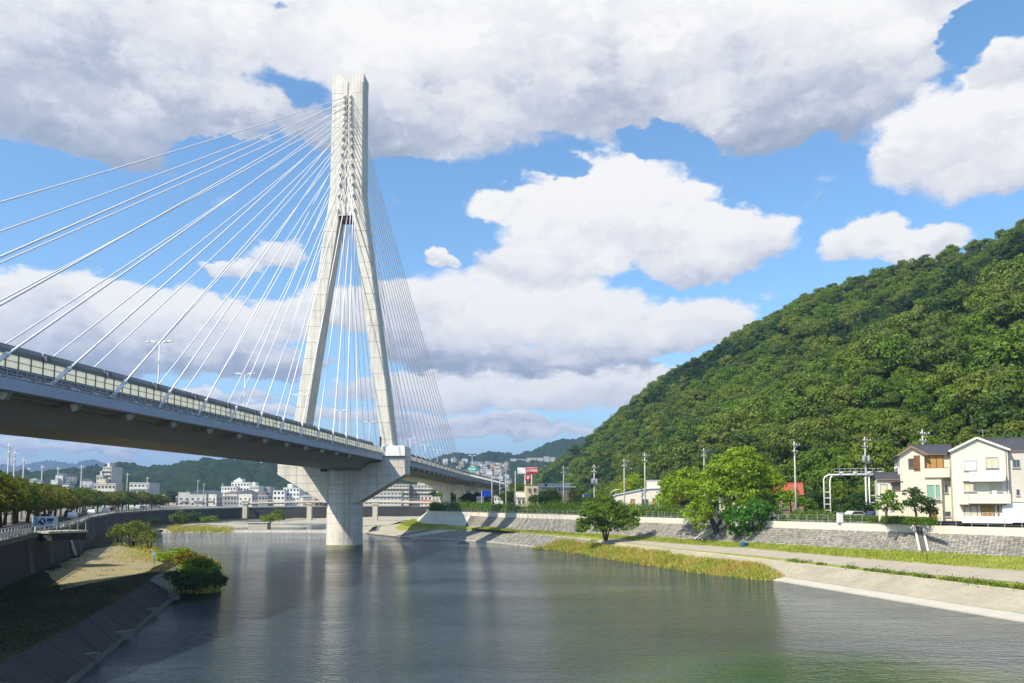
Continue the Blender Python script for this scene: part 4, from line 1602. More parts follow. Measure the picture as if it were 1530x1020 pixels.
# ------------------------------------------------------------------ single trees and bushes
def lobed_crown(name, mat, lobes, leaf, dens, seed, flat=.85, sub=.34):
    """lobes: (x, y, z, r). Each lobe carries small clumps of leaf faces with gaps between the clumps"""
    rnd = random.Random(seed)
    vs, fs = [], []
    for (lx, ly, lz, lr) in lobes:
        nc = max(5, int(10 * (1.0 / sub) ** 2 * .35))
        for c_ in range(nc):
            u, v = rnd.uniform(-.75, 1), rnd.uniform(0, 6.283)
            s = math.sqrt(1 - u * u); rr = rnd.uniform(.55, 1.02)
            c = V3(lx + s * math.cos(v) * lr * rr, ly + s * math.sin(v) * lr * rr, lz + u * lr * rr * flat)
            cr = lr * sub * rnd.uniform(.65, 1.25)
            n = int(dens * cr * cr / (leaf * leaf) * 2.3)
            for _ in range(n):
                u2, v2 = rnd.uniform(-.6, 1), rnd.uniform(0, 6.283)
                s2 = math.sqrt(max(0, 1 - u2 * u2))
                nn = V3(s2 * math.cos(v2), s2 * math.sin(v2), u2)
                p = c + V3(nn.x * cr, nn.y * cr, nn.z * cr * .62) * rnd.uniform(.7, 1.08)
                w_ = (nn + V3(rnd.gauss(0, .45), rnd.gauss(0, .45), rnd.gauss(0, .4) + .2)).normalized()
                a = w_.cross(V3(rnd.uniform(-1, 1), rnd.uniform(-1, 1), rnd.uniform(-1, 1))).normalized()
                b = w_.cross(a)
                L = leaf * rnd.uniform(.55, 1.3); W = L * rnd.uniform(.4, .7)
                o = len(vs)
                vs += [p - a * L, p - a * L * .1 - b * W, p + a * L, p + a * L * .1 + b * W]
                fs.append((o, o + 1, o + 2, o + 3))
    me = bpy.data.meshes.new(name)
    me.from_pydata([tuple(p) for p in vs], [], fs)
    me.materials.append(mat)
    me.update()
    return me


def lobes_round(rx, h0, h1, n, seed, r=.45):
    rnd = random.Random(seed)
    out = []
    for k in range(n):
        a = k * 2.399 + rnd.uniform(-.3, .3)
        q = math.sqrt((k + .5) / n)
        z = h0 + (h1 - h0) * (1 - q * rnd.uniform(.45, .95))
        out.append((math.cos(a) * q * rx * .72, math.sin(a) * q * rx * .72, z, rx * r * rnd.uniform(.75, 1.15)))
    return out


def one_tree(p, label, cat, crown, trunk, name='tree', rz=0, group=None, s=1.0):
    e = empty(name, p, rz); e.scale = (s, s, s)
    tag(e, label, cat, group)
    link('crown', crown, e)
    if trunk: link('trunk', trunk, e)
    return e


# big yellow green tree on the right bank
mper = 144 / 1190.0
base = G(1077, 812, 2.6)
def lobe_px(px, py, r, dy=0.0):
    return ((px - 1077) * mper, dy, HC + (746 - py) * mper - 2.6, r * mper)
big = [lobe_px(1108, 700, 34), lobe_px(1075, 712, 26, -2), lobe_px(1135, 718, 24, 1), lobe_px(1150, 705, 14, 2), lobe_px(1045, 715, 26, 2), lobe_px(1025, 735, 28, 0), lobe_px(1005, 722, 15, 3),
       lobe_px(1060, 745, 30, -3), lobe_px(1040, 765, 24, -3), lobe_px(1100, 740, 28, -2), lobe_px(1155, 735, 20, 2), lobe_px(1170, 750, 15, 1), lobe_px(1130, 745, 22, 0),
       lobe_px(1000, 745, 16, 3), lobe_px(1085, 690, 20, 1), lobe_px(1120, 682, 17, -1), lobe_px(1042, 782, 12, -2), lobe_px(1185, 745, 12, 2), lobe_px(1165, 720, 16, 2), lobe_px(1090, 725, 26, -1)]
tm = MB()
tm.tube([(0, 0, -.2), (-.8, 0, 2.4), (-1.8, .2, 5.0), (-2.4, 0, 8.0)], [.62, .5, .42, .25], 9)
tm.tube([(-.8, 0, 2.4), (1.0, .3, 5.5), (2.8, 0, 9.0), (4.0, 0, 12.5)], [.45, .38, .28, .12], 8)
tm.tube([(-1.8, 0, 5), (-5, -.5, 8), (-7, 0, 9.5)], [.3, .2, .08], 6)
tm.tube([(1.0, .3, 5.5), (5, .6, 8), (9, .8, 9.4)], [.3, .2, .08], 6)
tm.tube([(-2.2, .1, 7), (-1.5, .5, 10), (.5, .4, 13)], [.25, .2, .08], 6)
one_tree(base, 'biggest riverside tree, yellow green spreading crown beside the berm path', 'tree',
         lobed_crown('crown', M['leaf_bright'], big, .27, 1.5, 3), tm.mesh('trunk', M['trunk'], True), 'riverside_tree')
# small fresh green tree in front
base = G(1125, 815, 2.6); mper = 138 / 1190.0
def lp2(px, py, r, dy=0.0): return ((px - 1125) * mper, dy, HC + (746 - py) * mper - 2.6, r * mper)
lobes = [lp2(1125, 763, 24, -2), lp2(1098, 775, 20, -2), lp2(1150, 773, 20, -1), lp2(1140, 790, 14, -1), lp2(1112, 792, 12, 0), lp2(1165, 787, 10, 1), lp2(1130, 752, 12, 0), lp2(1090, 768, 9, 1), lp2(1095, 793, 9, 0)]
one_tree(base, 'small fresh green tree standing just right of the biggest riverside tree', 'tree',
         lobed_crown('crown', M['leaf_fresh'], lobes, .24, 1.6, 5), trunk_mesh('trunk', 4.6, .22, 6, 3.2, 8), 'riverside_tree')
# many stemmed tree to the left
base = G(905, 808, 2.5); mper = 152 / 1190.0
def lp3(px, py, r, dy=0.0): return ((px - 905) * mper, dy, HC + (746 - py) * mper - 2.5, r * mper)
lobes = [lp3(905, 762, 20), lp3(885, 767, 18, -1), lp3(928, 765, 19, 1), lp3(945, 772, 13, 0), lp3(915, 779, 18, -1), lp3(890, 781, 16, 1), lp3(873, 783, 12, 0), lp3(940, 783, 14, -1), lp3(867, 790, 9, -1), lp3(905, 788, 12, 1), lp3(882, 756, 10, 0), lp3(955, 765, 9, 0), lp3(925, 786, 12, 0), lp3(898, 788, 13, -1), lp3(918, 772, 15, 1), lp3(938, 776, 14, 0), lp3(882, 775, 13, 0), lp3(910, 750, 13, 0)]
one_tree(base, 'dark green bushy tree with many thin stems on the berm by the reeds', 'tree',
         lobed_crown('crown', M['leaf_fresh' if False else 'leaf_mid'], lobes, .24, 1.7, 6), trunk_mesh('trunk', 5.2, .13, 3, 3.4, 18, 0, 7), 'riverside_tree')

# generic bushes
BUSH = []
for k, (mt, rx, h, n) in enumerate([('leaf_mid', 1.6, 2.0, 6), ('leaf_dark', 1.7, 2.2, 6), ('leaf_bright', 1.5, 1.7, 6), ('leaf_cherry', 1.6, 1.9, 6)]):
    BUSH.append(lobed_crown('foliage', M[mt], lobes_round(rx, .35, h * .7, n, 60 + k, .5), .13, 1.1, 70 + k))


def bush(p, k, s, label, group=None, name='bush'):
    o = link(name, BUSH[k]); o.location = p; o.scale = (s, s, s * random.uniform(.8, 1.15)); o.rotation_euler = (0, 0, random.uniform(0, 6.28))
    tag(o, label, 'bush', group)
    return o


# trees along the top of the right wall and round the houses
TREES = [  # px, top y, depth, crown radius m, material, label
    (1325, 725, 113, 2.1, 'leaf_mid', 'small leafy tree in front of the low annex left of the cream house'),
    (1368, 720, 111, 2.0, 'leaf_dark', 'small leafy tree in front of the cream house with the brown balcony'),
    (1388, 740, 112, 1.3, 'leaf_dark', 'low grey green shrub tree by the door of the cream house'),
    (1260, 735, 150, 3.0, 'leaf_dark', 'dark tree standing behind the pipe gantry'),
    (1285, 733, 152, 3.0, 'leaf_dark', 'dark tree behind the second gantry leg'),
    (1215, 730, 155, 3.2, 'leaf_dark', 'dark tree left of the gantry leg, behind the hedge'),
    (1205, 738, 148, 2.2, 'leaf_mid', 'mid green tree right of the slim utility pole'),
    (1182, 722, 150, 2.2, 'leaf_bright', 'yellow green tree against the red roofed house'),
    (995, 735, 178, 2.4, 'leaf_bright', 'light green tree at the right end of the white hall'),
    (1018, 718, 185, 3.4, 'leaf_cherry', 'olive tree between the white hall and the biggest riverside tree'),
    (880, 738, 200, 3.6, 'leaf_cherry', 'olive green tree behind the blue sign post'),
    (858, 740, 200, 2.6, 'leaf_dark', 'dark bushy tree right of the tan round tower'),
    (820, 728, 215, 3.4, 'leaf_dark', 'dark tree under the flat roof left of the tan tower'),
    (830, 742, 212, 2.6, 'leaf_dark', 'low dark tree beside the foot of the tan tower'),
    (800, 735, 215, 2.2, 'leaf_mid', 'slender green tree in front of the beige block'),
    (771, 715, 262, 4.6, 'leaf_mid', 'broad green tree behind the grey roofed small house'),
    (762, 728, 258, 3.6, 'leaf_dark', 'dark green tree left of the grey roofed small house'),
    (848, 718, 262, 5.5, 'leaf_cherry', 'olive brown tree rising behind the flat grey roof'),
    (935, 712, 225, 4.0, 'leaf_bright', 'bright green tree behind the utility poles at the white hall'),
    (948, 700, 238, 4.4, 'leaf_bright', 'tall bright green tree behind the white hall roof'),
    (905, 726, 225, 3.4, 'leaf_mid', 'green tree left of the white hall'),
    (1235, 722, 172, 4.0, 'leaf_dark', 'large dark tree at the hill foot behind the gantry'),
    (1250, 712, 165, 4.2, 'leaf_mid', 'round green tree at the hill foot seen through the gantry'),
    (1272, 706, 168, 4.4, 'leaf_dark', 'dark tree at the hill foot right of the gantry leg'),
    (1305, 712, 160, 4.0, 'leaf_mid', 'green tree at the hill foot right of the transformer pole'),
    (1262, 750, 136, 2.0, 'leaf_dark', 'low dark bushy tree behind the white utility cabinet'),
    (1290, 748, 136, 2.0, 'leaf_dark', 'low dark bushy tree behind the white parked car'),
    (1340, 715, 158, 4.0, 'leaf_dark', 'large dark tree at the hill foot behind the annex roof'),
]
for k, (px, yt, d, r, mt, lab) in enumerate(TREES):
    topz = HC + (746 - yt) * d / 1190.0
    zb = 7.2
    h = topz - zb
    cr = lobed_crown('crown', M[mt], lobes_round(r, h * .30, h - r * .35, 9, 300 + k, .42), .20 if d < 160 else .26, 1.0, 320 + k)
    one_tree(V3(X(px, d), d, zb), lab, 'tree', cr, trunk_mesh('trunk', h * .7, .10 + r * .03, 4, r * .8, 340 + k), 'garden_tree')

# hedge and overgrown fence line behind the coping
ct = by_depth(R_TOP, [100 + .55 * k for k in range(290)])
rnd = random.Random(21)
hv, hf = [], []
def leafblob(vs, fs, c, rx, rz, n, leaf, rnd):
    for _ in range(n):
        u, v = rnd.uniform(-.5, 1), rnd.uniform(0, 6.283)
        s = math.sqrt(1 - u * u)
        nn = V3(s * math.cos(v), s * math.sin(v), u)
        p = c + V3(nn.x * rx, nn.y * rx, nn.z * rz) * rnd.uniform(.6, 1.08)
        w_ = (nn + V3(rnd.gauss(0, .5), rnd.gauss(0, .5), rnd.gauss(0, .5) + .2)).normalized()
        a = w_.cross(V3(rnd.uniform(-1, 1), rnd.uniform(-1, 1), rnd.uniform(-1, 1))).normalized(); b = w_.cross(a)
        L = leaf * rnd.uniform(.5, 1.3); W = L * .6
        o = len(vs)
        vs += [p - a * L, p - b * W, p + a * L, p + b * W]
        fs.append((o, o + 1, o + 2, o + 3))


def leaf_mesh(name, vs, fs, mat):
    me = bpy.data.meshes.new(name); me.from_pydata([tuple(p) for p in vs], [], fs); me.materials.append(mat); me.update()
    return link(name, me)


hv, hf = [], []
for p in ct:
    px = 765 + 1190 * p.x / p.y
    if 1165 < px < 1248 or px < 1120:
        rr = rnd.uniform(.6, 1.15) * (1.3 if px > 1000 else 1.9)
        if px < 1120 and rnd.random() < .12: continue
        leafblob(hv, hf, p + V3(1.9 + rnd.uniform(-.3, .5), 1.3, rr * .6 + .2), rr, rr, int(90 * rr * rr), .16, rnd)
o = leaf_mesh('overgrown_hedge', hv, hf, M['leaf_mid'])
stuff(o, 'tangled weedy hedge growing along the fence behind the flood wall', 'hedge')
hv, hf = [], []
for k in range(320):
    t_ = k / 320
    d = 128 - t_ * 22
    x = X(1248 + t_ * 150, d)
    for q in range(10):
        c = V3(x + rnd.uniform(-.2, .2), d + rnd.uniform(-.4, .4), 7.2 + rnd.uniform(.0, .95))
        leafblob(hv, hf, c, .22, .16, 4, .10, rnd)
o = leaf_mesh('clipped_hedge', hv, hf, M['leaf_mid'])
tag(o, 'low clipped green hedge in front of the parked cars and cream house', 'hedge')

# ---- grasses: blades, really there
def blades(name, pts, hmin, hmax, wd, per, mat, label, seed, spread=.35, lean=.35):
    rnd = random.Random(seed)
    vs, fs = [], []
    for p, k in pts:
        for _ in range(per):
            b = p + V3(rnd.gauss(0, spread), rnd.gauss(0, spread), 0)
            h = rnd.uniform(hmin, hmax) * k
            a = rnd.uniform(0, 6.283)
            w_ = wd * rnd.uniform(.6, 1.3)
            dx = V3(math.cos(a), math.sin(a), 0) * w_
            l = V3(rnd.gauss(0, lean), rnd.gauss(0, lean), 1).normalized() * h
            o = len(vs)
            m_ = b + l * .55
            vs += [b - dx, b + dx, m_ + dx * .8, b + l + V3(l.x, l.y, -.1 * h) * .5, m_ - dx * .8]
            fs += [(o, o + 1, o + 2, o + 4), (o + 4, o + 2, o + 3)]
    me = bpy.data.meshes.new(name); me.from_pydata([tuple(p) for p in vs], [], fs); me.materials.append(mat); me.update()
    o = link(name, me)
    return stuff(o, label, 'grass')


rnd = random.Random(31)
# reed fringe along the right waterline
pts = []
for _ in range(1900):
    d = rnd.uniform(106, 176)
    a = by_depth(R_WATER, [d])[0]; b = by_depth(R_EDGE, [d])[0]
    t_ = rnd.uniform(-.30, .75)
    px = 765 + 1190 * a.x / a.y
    wdt = min(1, (d - 101) / 12)
    p = a.lerp(b, t_ * wdt) + V3(-.8 * rnd.random(), -.4, 0)
    p.z = max(0.0, a.lerp(b, max(0, t_ * wdt)).z - .1)
    k = (.5 + .8 * mnoise.noise(V3(p.x * .25, p.y * .25, 0)) * .5 + .3 * rnd.random()) * (.7 + .5 * wdt)
    pts.append((p, k * (.55 + .5 * max(0, .5 + mnoise.noise(V3(p.x * .3, p.y * .12, 5))))))
blades('reed_fringe', pts, .4, 1.35, .05, 20, M['reed'], 'yellow green reeds growing along the right waterline', 5, .5)
# rough grass at the foot of the flood wall
pts = []
for _ in range(3200):
    d = rnd.uniform(84, 215)
    a = by_depth(R_PATH1, [d])[0]; b = by_depth(R_BASE, [d])[0]
    p = a.lerp(b, rnd.uniform(.0, 1.0))
    if b.x - a.x < .5: continue
    tall = .5 + max(0, mnoise.noise(V3(p.x * .12, p.y * .12, 2)) + .2)
    pts.append((p, tall))
blades('berm_grass_blades', pts, .18, .55, .05, 10, M['grass_blade'], 'sunlit rough grass at the foot of the flood wall', 6, .55)
# weeds on the slope edge
pts = []
for (x0, x1) in ((1170, 1200), (1215, 1225), (1250, 1270), (1283, 1318), (1328, 1345), (1352, 1380), (1393, 1422), (1430, 1465), (1468, 1492), (1500, 1526)):
    n = int((x1 - x0) * .8)
    for _ in range(n):
        px = rnd.uniform(x0, x1)
        # walk the edge line to the column
        best = min(resample(R_EDGE[1:5], 160), key=lambda q: abs(765 + 1190 * q.x / q.y - px))
        pts.append((best + V3(.6 + rnd.uniform(-.35, .5), .3, .0), rnd.uniform(.5, 1.2) * (1.9 if rnd.random() < .12 else .85)))
hv, hf = [], []
for p, k in pts: leafblob(hv, hf, p + V3(0, 0, .15), .50 * k, .50 * k, 44, .10, rnd)
o = leaf_mesh('kerb_weeds', hv, hf, M['leaf_mid'])
stuff(o, 'low green weeds in a broken row along the top of the concrete slope', 'weeds')
blades('dry_weeds', [(p, k) for p, k in pts], .2, .5, .03, 5, M['reed'], 'dry yellow weed stalks along the slope kerb', 8, .4)

# ---- left bank vegetation
for k, (px, py, kk, s, lab) in enumerate([
        (248, 843, 2, 1.3, 'yellow green bush at the inner end of the left bank spit'), (264, 846, 2, 1.75, 'sunlit yellow bush on the left half of the spit'), (280, 851, 3, 1.7, 'olive bush in the middle of the left bank spit'), (293, 858, 2, 1.4, 'sunlit bush right of the middle of the spit'),
        (305, 866, 0, 1.4, 'green bush near the tip of the left bank spit'), (312, 872, 0, 1.0, 'green bush hanging over the tip of the spit'), (322, 880, 1, .8, 'bush at the very tip of the spit'),
        (262, 872, 1, .9, 'low dark bush at the shaded foot of the spit'), (280, 884, 1, 1.0, 'dark low bush at the waterline before the spit'), (300, 886, 1, 1.0, 'dark bush overhanging the water at the spit'), (290, 872, 0, 1.0, 'green bush between the shaded and the sunlit bushes of the spit')]):
    bush(G(px, py, .9), kk, s, lab)
sp = MB()
ring0 = [G(px, py, z) for px, py, z in ((225, 850, 1.4), (250, 838, 1.3), (285, 842, 1.1), (315, 856, .9), (330, 878, .5), (322, 890, .3), (290, 894, .3), (258, 890, .5), (235, 872, 1.2))]
cc = G(275, 868, 1.0)
sp.loft([[V3(cc.x + (p.x - cc.x) * 1.1, cc.y + (p.y - cc.y) * 1.1, -.8) for p in ring0], [V3(p.x, p.y, p.z * .3) for p in ring0], [p.lerp(cc, .35) + V3(0, 0, .3) for p in ring0], [p.lerp(cc, .97) + V3(0, 0, .4) for p in ring0]], closed=True)
struct(sp.build('rubble_spit', M['grass_dim'], smooth=True, fix=True))
for k, (px, py, s, lab) in enumerate([(196, 818, 2.6, 'brownish green shrub at the foot of the left wall'), (212, 812, 2.2, 'loose twiggy shrub above the left shore'), (222, 822, 1.9, 'small loose shrub leaning toward the river'), (178, 812, 1.9, 'dull green shrub close to the dark wall')]):
    cr = lobed_crown('foliage', M['leaf_hill' if k % 2 == 0 else 'leaf_mid'], lobes_round(1.9, .7, 2.2, 7, 500 + k, .36), .11, .65, 510 + k)
    one_tree(G(px, py, 1.8), lab, 'shrub', cr, trunk_mesh('trunk', 2.4, .06, 4, 1.8, 520 + k, 0, 4), 'shrub', s=s * .8)
for k, (px, py, kk, s, lab) in enumerate([(214, 785, 0, 2.2, 'round green bush on the far left shore below the wall'), (228, 787, 1, 2.0, 'dark green bush beside the far left shore wall'), (268, 783, 3, 2.4, 'yellowish bush left of the sluice block'), (292, 782, 1, 2.2, 'dark bush beyond the weir'),
        (313, 783, 0, 2.2, 'green bush beyond the weir nearest the sluice block'), (405, 783, 0, 2.6, 'bush just right of the sluice block'), (415, 777, 3, 2.4, 'olive bush on the gravel right of the sluice block'), (445, 771, 0, 2.0, 'small bush on the gravel bar below the footbridge')]):
    bush(G(px, py, 1.3), kk, s, lab)
pts = [(G(rnd.uniform(252, 345), rnd.uniform(788, 796), 1.0), rnd.uniform(.6, 1.3)) for _ in range(260)]
pts += [(G(rnd.uniform(225, 325), rnd.uniform(838, 886), .7), rnd.uniform(.4, 1.1)) for _ in range(300)]
pts += [(G(rnd.uniform(165, 235), rnd.uniform(815, 842), 1.7), rnd.uniform(.3, .7)) for _ in range(260)]
blades('shore_grass', pts, .5, 1.6, .05, 14, M['reed'], 'yellow grass tufts on the shore and beside the weir', 9, .6)
pts = []
for _ in range(2600):
    d = rnd.uniform(38, 140)
    a = by_depth(L_EDGE, [d])[0]; b = by_depth(L_BASE, [d])[0]
    tt = rnd.uniform(.03, .97)
    if 78 < d < 142 and .08 < tt < .88 and rnd.random() < .93: continue
    pts.append((a.lerp(b, tt), rnd.uniform(.4, 1.0)))
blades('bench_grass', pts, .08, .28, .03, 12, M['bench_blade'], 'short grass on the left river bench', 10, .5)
pts = []
for _ in range(700):
    px = rnd.uniform(560, 640); d = rnd.uniform(236, 300)
    a = by_depth(R_PATH0, [d])[0]; b = by_depth(R_BASE, [d])[0]
    pts.append((a.lerp(b, rnd.uniform(0, 1)), rnd.uniform(.4, 1.2)))
blades('apron_grass', pts, .3, .8, .06, 8, M['grass_blade'], 'grass patches on the slope under the bridge', 12, .7)

# cherry row beside the left road
CH = []
for k in range(4):
    CH.append((lobed_crown('crown', M['leaf_cherry'], lobes_round(5.4, 2.6, 6.0, 14, 400 + k, .40), .24, .95, 410 + k, .7), trunk_mesh('trunk', 5.0, .24, 6, 4.2, 420 + k)))
dd, k = 74.0, 0
WORDS = ['first', 'second', 'third', 'fourth', 'fifth', 'sixth', 'seventh', 'eighth', 'ninth', 'tenth', 'eleventh', 'twelfth', 'thirteenth', 'fourteenth', 'fifteenth', 'sixteenth', 'seventeenth', 'eighteenth', 'nineteenth',
         'twentieth', 'twenty first', 'twenty second', 'twenty third', 'twenty fourth', 'twenty fifth', 'twenty sixth', 'twenty seventh', 'twenty eighth', 'twenty ninth', 'thirtieth']
rnd = random.Random(77)
WORDS += ['thirty first', 'thirty second', 'thirty third', 'thirty fourth', 'thirty fifth', 'thirty sixth', 'thirty seventh', 'thirty eighth', 'thirty ninth', 'fortieth']
while dd < 335:
    p = by_depth(L_TOP, [dd])[0] + V3(-11.5 + rnd.uniform(-.6, .6), 3, 0)
    cr, tr = CH[k % 4]
    s = rnd.uniform(.88, 1.1) * (1.12 if dd < 130 else 1)
    one_tree(V3(p.x, p.y, 6.4), 'spreading cherry tree with yellowing leaves beside the left road, %s of the row' % WORDS[min(k, 39)], 'tree', cr, tr, 'cherry_tree', rnd.uniform(0, 6), 'cherry trees in a row along the riverside road', s)
    dd += 6.0 + (1.8 if dd > 180 else 0); k += 1


# ------------------------------------------------------------------ utility poles
def pole(px, yt, d, arms, label, trans=False, zb=7.0, lamp=False, side=1, rz=.3, wood=False):
    p = V3(X(px, d), d, zb)
    h = HC + (746 - yt) * d / 1190.0 - zb
    e = empty('utility_pole', p, rz)
    tag(e, label, 'utility pole')
    b = MB(); b.tube([(0, 0, -.3), (0, 0, h * .5), (0, 0, h)], [.19, .16, .11], 10); b.build('shaft', M['pole'], e, smooth=True)
    for k in range(arms):
        z = h - .7 - k * 1.15
        b = MB(); b.box((.35 * side * (1 if k % 2 == 0 else -.4), -.16, z), (1.9 - .35 * k, .10, .10)); b.bar((0, -.16, z - .55), (.6 * side, -.16, z - .05), .05)
        a = b.build('crossarm', M['galv'], e)
        for q in ((-.4, .35, 1.1) if k % 2 == 0 else (-.55, .45)):
            q = q * side
            ins = MB(); ins.tube([(q, -.16, z + .05), (q, -.16, z + .14), (q, -.16, z + .28)], [.05, .09, .04], 6)
            ins.build('insulator', M['insul'], a)
    b = MB()
    for k in range(int(h / 1.1) - 1):
        b.bar((0, 0, 1.8 + k * .9), ((.38 if k % 2 else -.38), 0, 1.8 + k * .9), .035)
    stuff(b.build('step_bolt', M['galv'], e))
    if trans:
        for q in (-.55, .5):
            b = MB(); b.tube([(q, -.35, h - 4.6), (q, -.35, h - 4.5), (q, -.35, h - 3.6), (q, -.35, h - 3.5)], [.2, .3, .3, .12], 10)
            b.build('transformer', M['galv'], e, smooth=False)
        b = MB(); b.box((0, -.3, h - 4.75), (1.9, .5, .1)); b.build('platform', M['galv'], e)
    if lamp:
        b = MB(); b.tube([(0, 0, h - 2.6), (.9 * side, 0, h - 2.1), (1.7 * side, 0, h - 2.25)], .04, 6); b.build('lamp_arm', M['galv'], e)
        b = MB(); b.box((1.85 * side, 0, h - 2.3), (.6, .22, .14)); b.build('lamp_head', M['insul'], e)
    return e, p + V3(0, 0, h)


UP = [
    pole(1189, 659, 141, 2, 'slim concrete utility pole beside the red roofed house', rz=.5),
    pole(1295, 652, 148, 2, 'utility pole with transformer rising behind the pipe gantry', True, rz=.2),
    pole(1053, 669, 182, 2, 'utility pole with its top just above the biggest riverside tree', rz=.3),
    pole(964, 676, 178, 2, 'utility pole nearest the middle of the white hall', rz=.3),
    pole(933, 685, 190, 2, 'utility pole left of centre before the white hall', lamp=True, rz=.3),
    pole(888, 694, 200, 2, 'utility pole with grey transformers left of the white hall', True, rz=.2),
    pole(842, 696, 214, 2, 'utility pole before the tan round tower', lamp=True, rz=.2),
    pole(770, 703, 228, 0, 'plain pale pole left of the grey roofed small house'),
    pole(756, 698, 240, 1, 'pale pole second right of the blue road sign'),
    pole(747, 700, 262, 0, 'thin pale pole between the blue road sign and the hedge trees'),
    pole(735, 707, 246, 0, 'thick pale pole right beside the blue road sign'),
]
UPL = [
    pole(10, 660, 132, 2, 'tall utility pole at the far left edge beyond the cherry trees', zb=6.3, rz=-.4),
    pole(19, 672, 150, 2, 'utility pole second from the left edge beyond the cherry trees', zb=6.3, rz=-.4),
    pole(33, 684, 165, 1, 'left side pole with twin lamp arms', zb=6.3, lamp=True, side=1, rz=-.4),
    pole(61, 694, 205, 1, 'left side pole in front of the blue mountains', zb=6.3, rz=-.4),
    pole(85, 697, 222, 1, 'left side pole before the wooded knoll', zb=6.3, rz=-.4),
    pole(120, 694, 232, 1, 'left side pole just left of the white apartment tower', zb=6.3, rz=-.4),
    pole(189, 706, 300, 1, 'left side pole right of the white apartment tower', zb=6.3, rz=-.4),
    pole(219, 712, 330, 1, 'left side pole beside the low white block', zb=6.3, rz=-.4),
    pole(295, 717, 440, 1, 'far utility pole among the small town houses', zb=6.3, rz=-.4),
    pole(304, 722, 460, 1, 'thin far pole beside the small town houses', zb=6.3, rz=-.4),
    pole(332, 722, 445, 1, 'far pole standing in front of the white hotel', zb=6.3, rz=-.4),
    pole(1382, 641, 128, 2, 'concrete pole standing behind the roof of the cream house', zb=7.4, rz=.2),
]


def wires(a, b, label, n=3, sag=.9, gap=.7):
    m_ = MB()
    for k in range(n):
        off = V3((k - (n - 1) / 2) * gap, 0, -.45 - .0 * k)
        pts = []
        for q in range(11):
            t_ = q / 10
            p = a.lerp(b, t_) + off; p.z -= sag * 4 * t_ * (1 - t_)
            pts.append(p)
        m_.tube(pts, .016, 4)
    o = m_.build('power_line', M['black'])
    tag(o, label, 'power line')


wires(UP[0][1], UP[1][1], 'wires between the slim pole and the transformer pole')
wires(UP[2][1], UP[0][1], 'wires running above the biggest riverside tree')
wires(UP[3][1], UP[2][1], 'wires between the white hall pole and the riverside tree pole')
wires(UP[4][1], UP[3][1], 'wires between the two poles before the white hall')
wires(UP[5][1], UP[4][1], 'wires left of the white hall')
wires(UP[6][1], UP[5][1], 'wires over the tan round tower')


# ------------------------------------------------------------------ houses on the right
M['cream'] = weathered('cream_render', (.70, .645, .53), .04, .4, .85, .006, .12, dirt=(.55, .49, .38))
M['cream2'] = weathered('pale_render', (.70, .655, .56), .04, .4, .85, .006, .12, dirt=(.55, .5, .42))
M['greyrender'] = weathered('grey_beige_render', (.55, .52, .46), .05, .4, .85, .006, .2)
M['rooft'] = weathered('dark_roof_tile', (.075, .078, .088), .2, 1, .6, .02)
M['redroof'] = weathered('red_roof_tile', (.42, .10, .06), .15, 1, .7, .02)
M['brownwood'] = weathered('brown_wood', (.20, .095, .045), .2, 1.5, .7, .01)
M['orange_wood'] = weathered('orange_wood', (.42, .25, .08), .2, 1.5, .6, .01)
M['curtain'] = plain('curtain_cloth', (.60, .55, .40), .9)
M['green_shutter'] = plain('green_glass', (.20, .42, .34), .25)
M['white_board'] = plain('white_board', (.80, .82, .82), .6)
M['trim'] = weathered('brown_trim', (.28, .18, .13), .15, 1, .7, .01)
M['alu'] = plain('aluminium', (.52, .53, .54), .4, .5)


def house_frame(px0, d, rz, zb, name, label, cat='house'):
    a = math.atan(X(px0, d) / d) if d < 200 else 0
    e = empty(name, V3(X(px0, d), d, zb), rz - .2 - a * .93 if d < 200 else rz)
    e.scale = (math.cos(a), 1, 1)
    return tag(e, label, cat)


def window(parent, x, z, w, h, y=0.0, glass='glass', bars=1, name='window', frame='alu', sill=True):
    """a window set in a facade whose outside faces -y, its lower left corner at x, z"""
    f = MB()
    t_ = .07
    f.box((x + w / 2, y - .04, z + h - t_ / 2), (w, .14, t_)); f.box((x + w / 2, y - .04, z + t_ / 2), (w, .14, t_))
    f.box((x + t_ / 2, y - .04, z + h / 2), (t_, .138, h - 2 * t_)); f.box((x + w - t_ / 2, y - .04, z + h / 2), (t_, .138, h - 2 * t_))
    for k in range(bars):
        f.box((x + w * (k + 1) / (bars + 1), y - .03, z + h / 2), (.05, .11, h - 2 * t_))
    o = f.build(name, M[frame], parent)
    g_ = MB(); g_.box((x + w / 2, y - .012, z + h / 2), (w - 2 * t_ + .01, .03, h - 2 * t_ + .01)); g_.build('pane', M[glass], o)
    if sill:
        s_ = MB(); s_.box((x + w / 2, y - .10, z - .035), (w + .12, .2, .06)); s_.build('sill', M['trim' if frame != 'alu' else 'alu'], o)
    return o


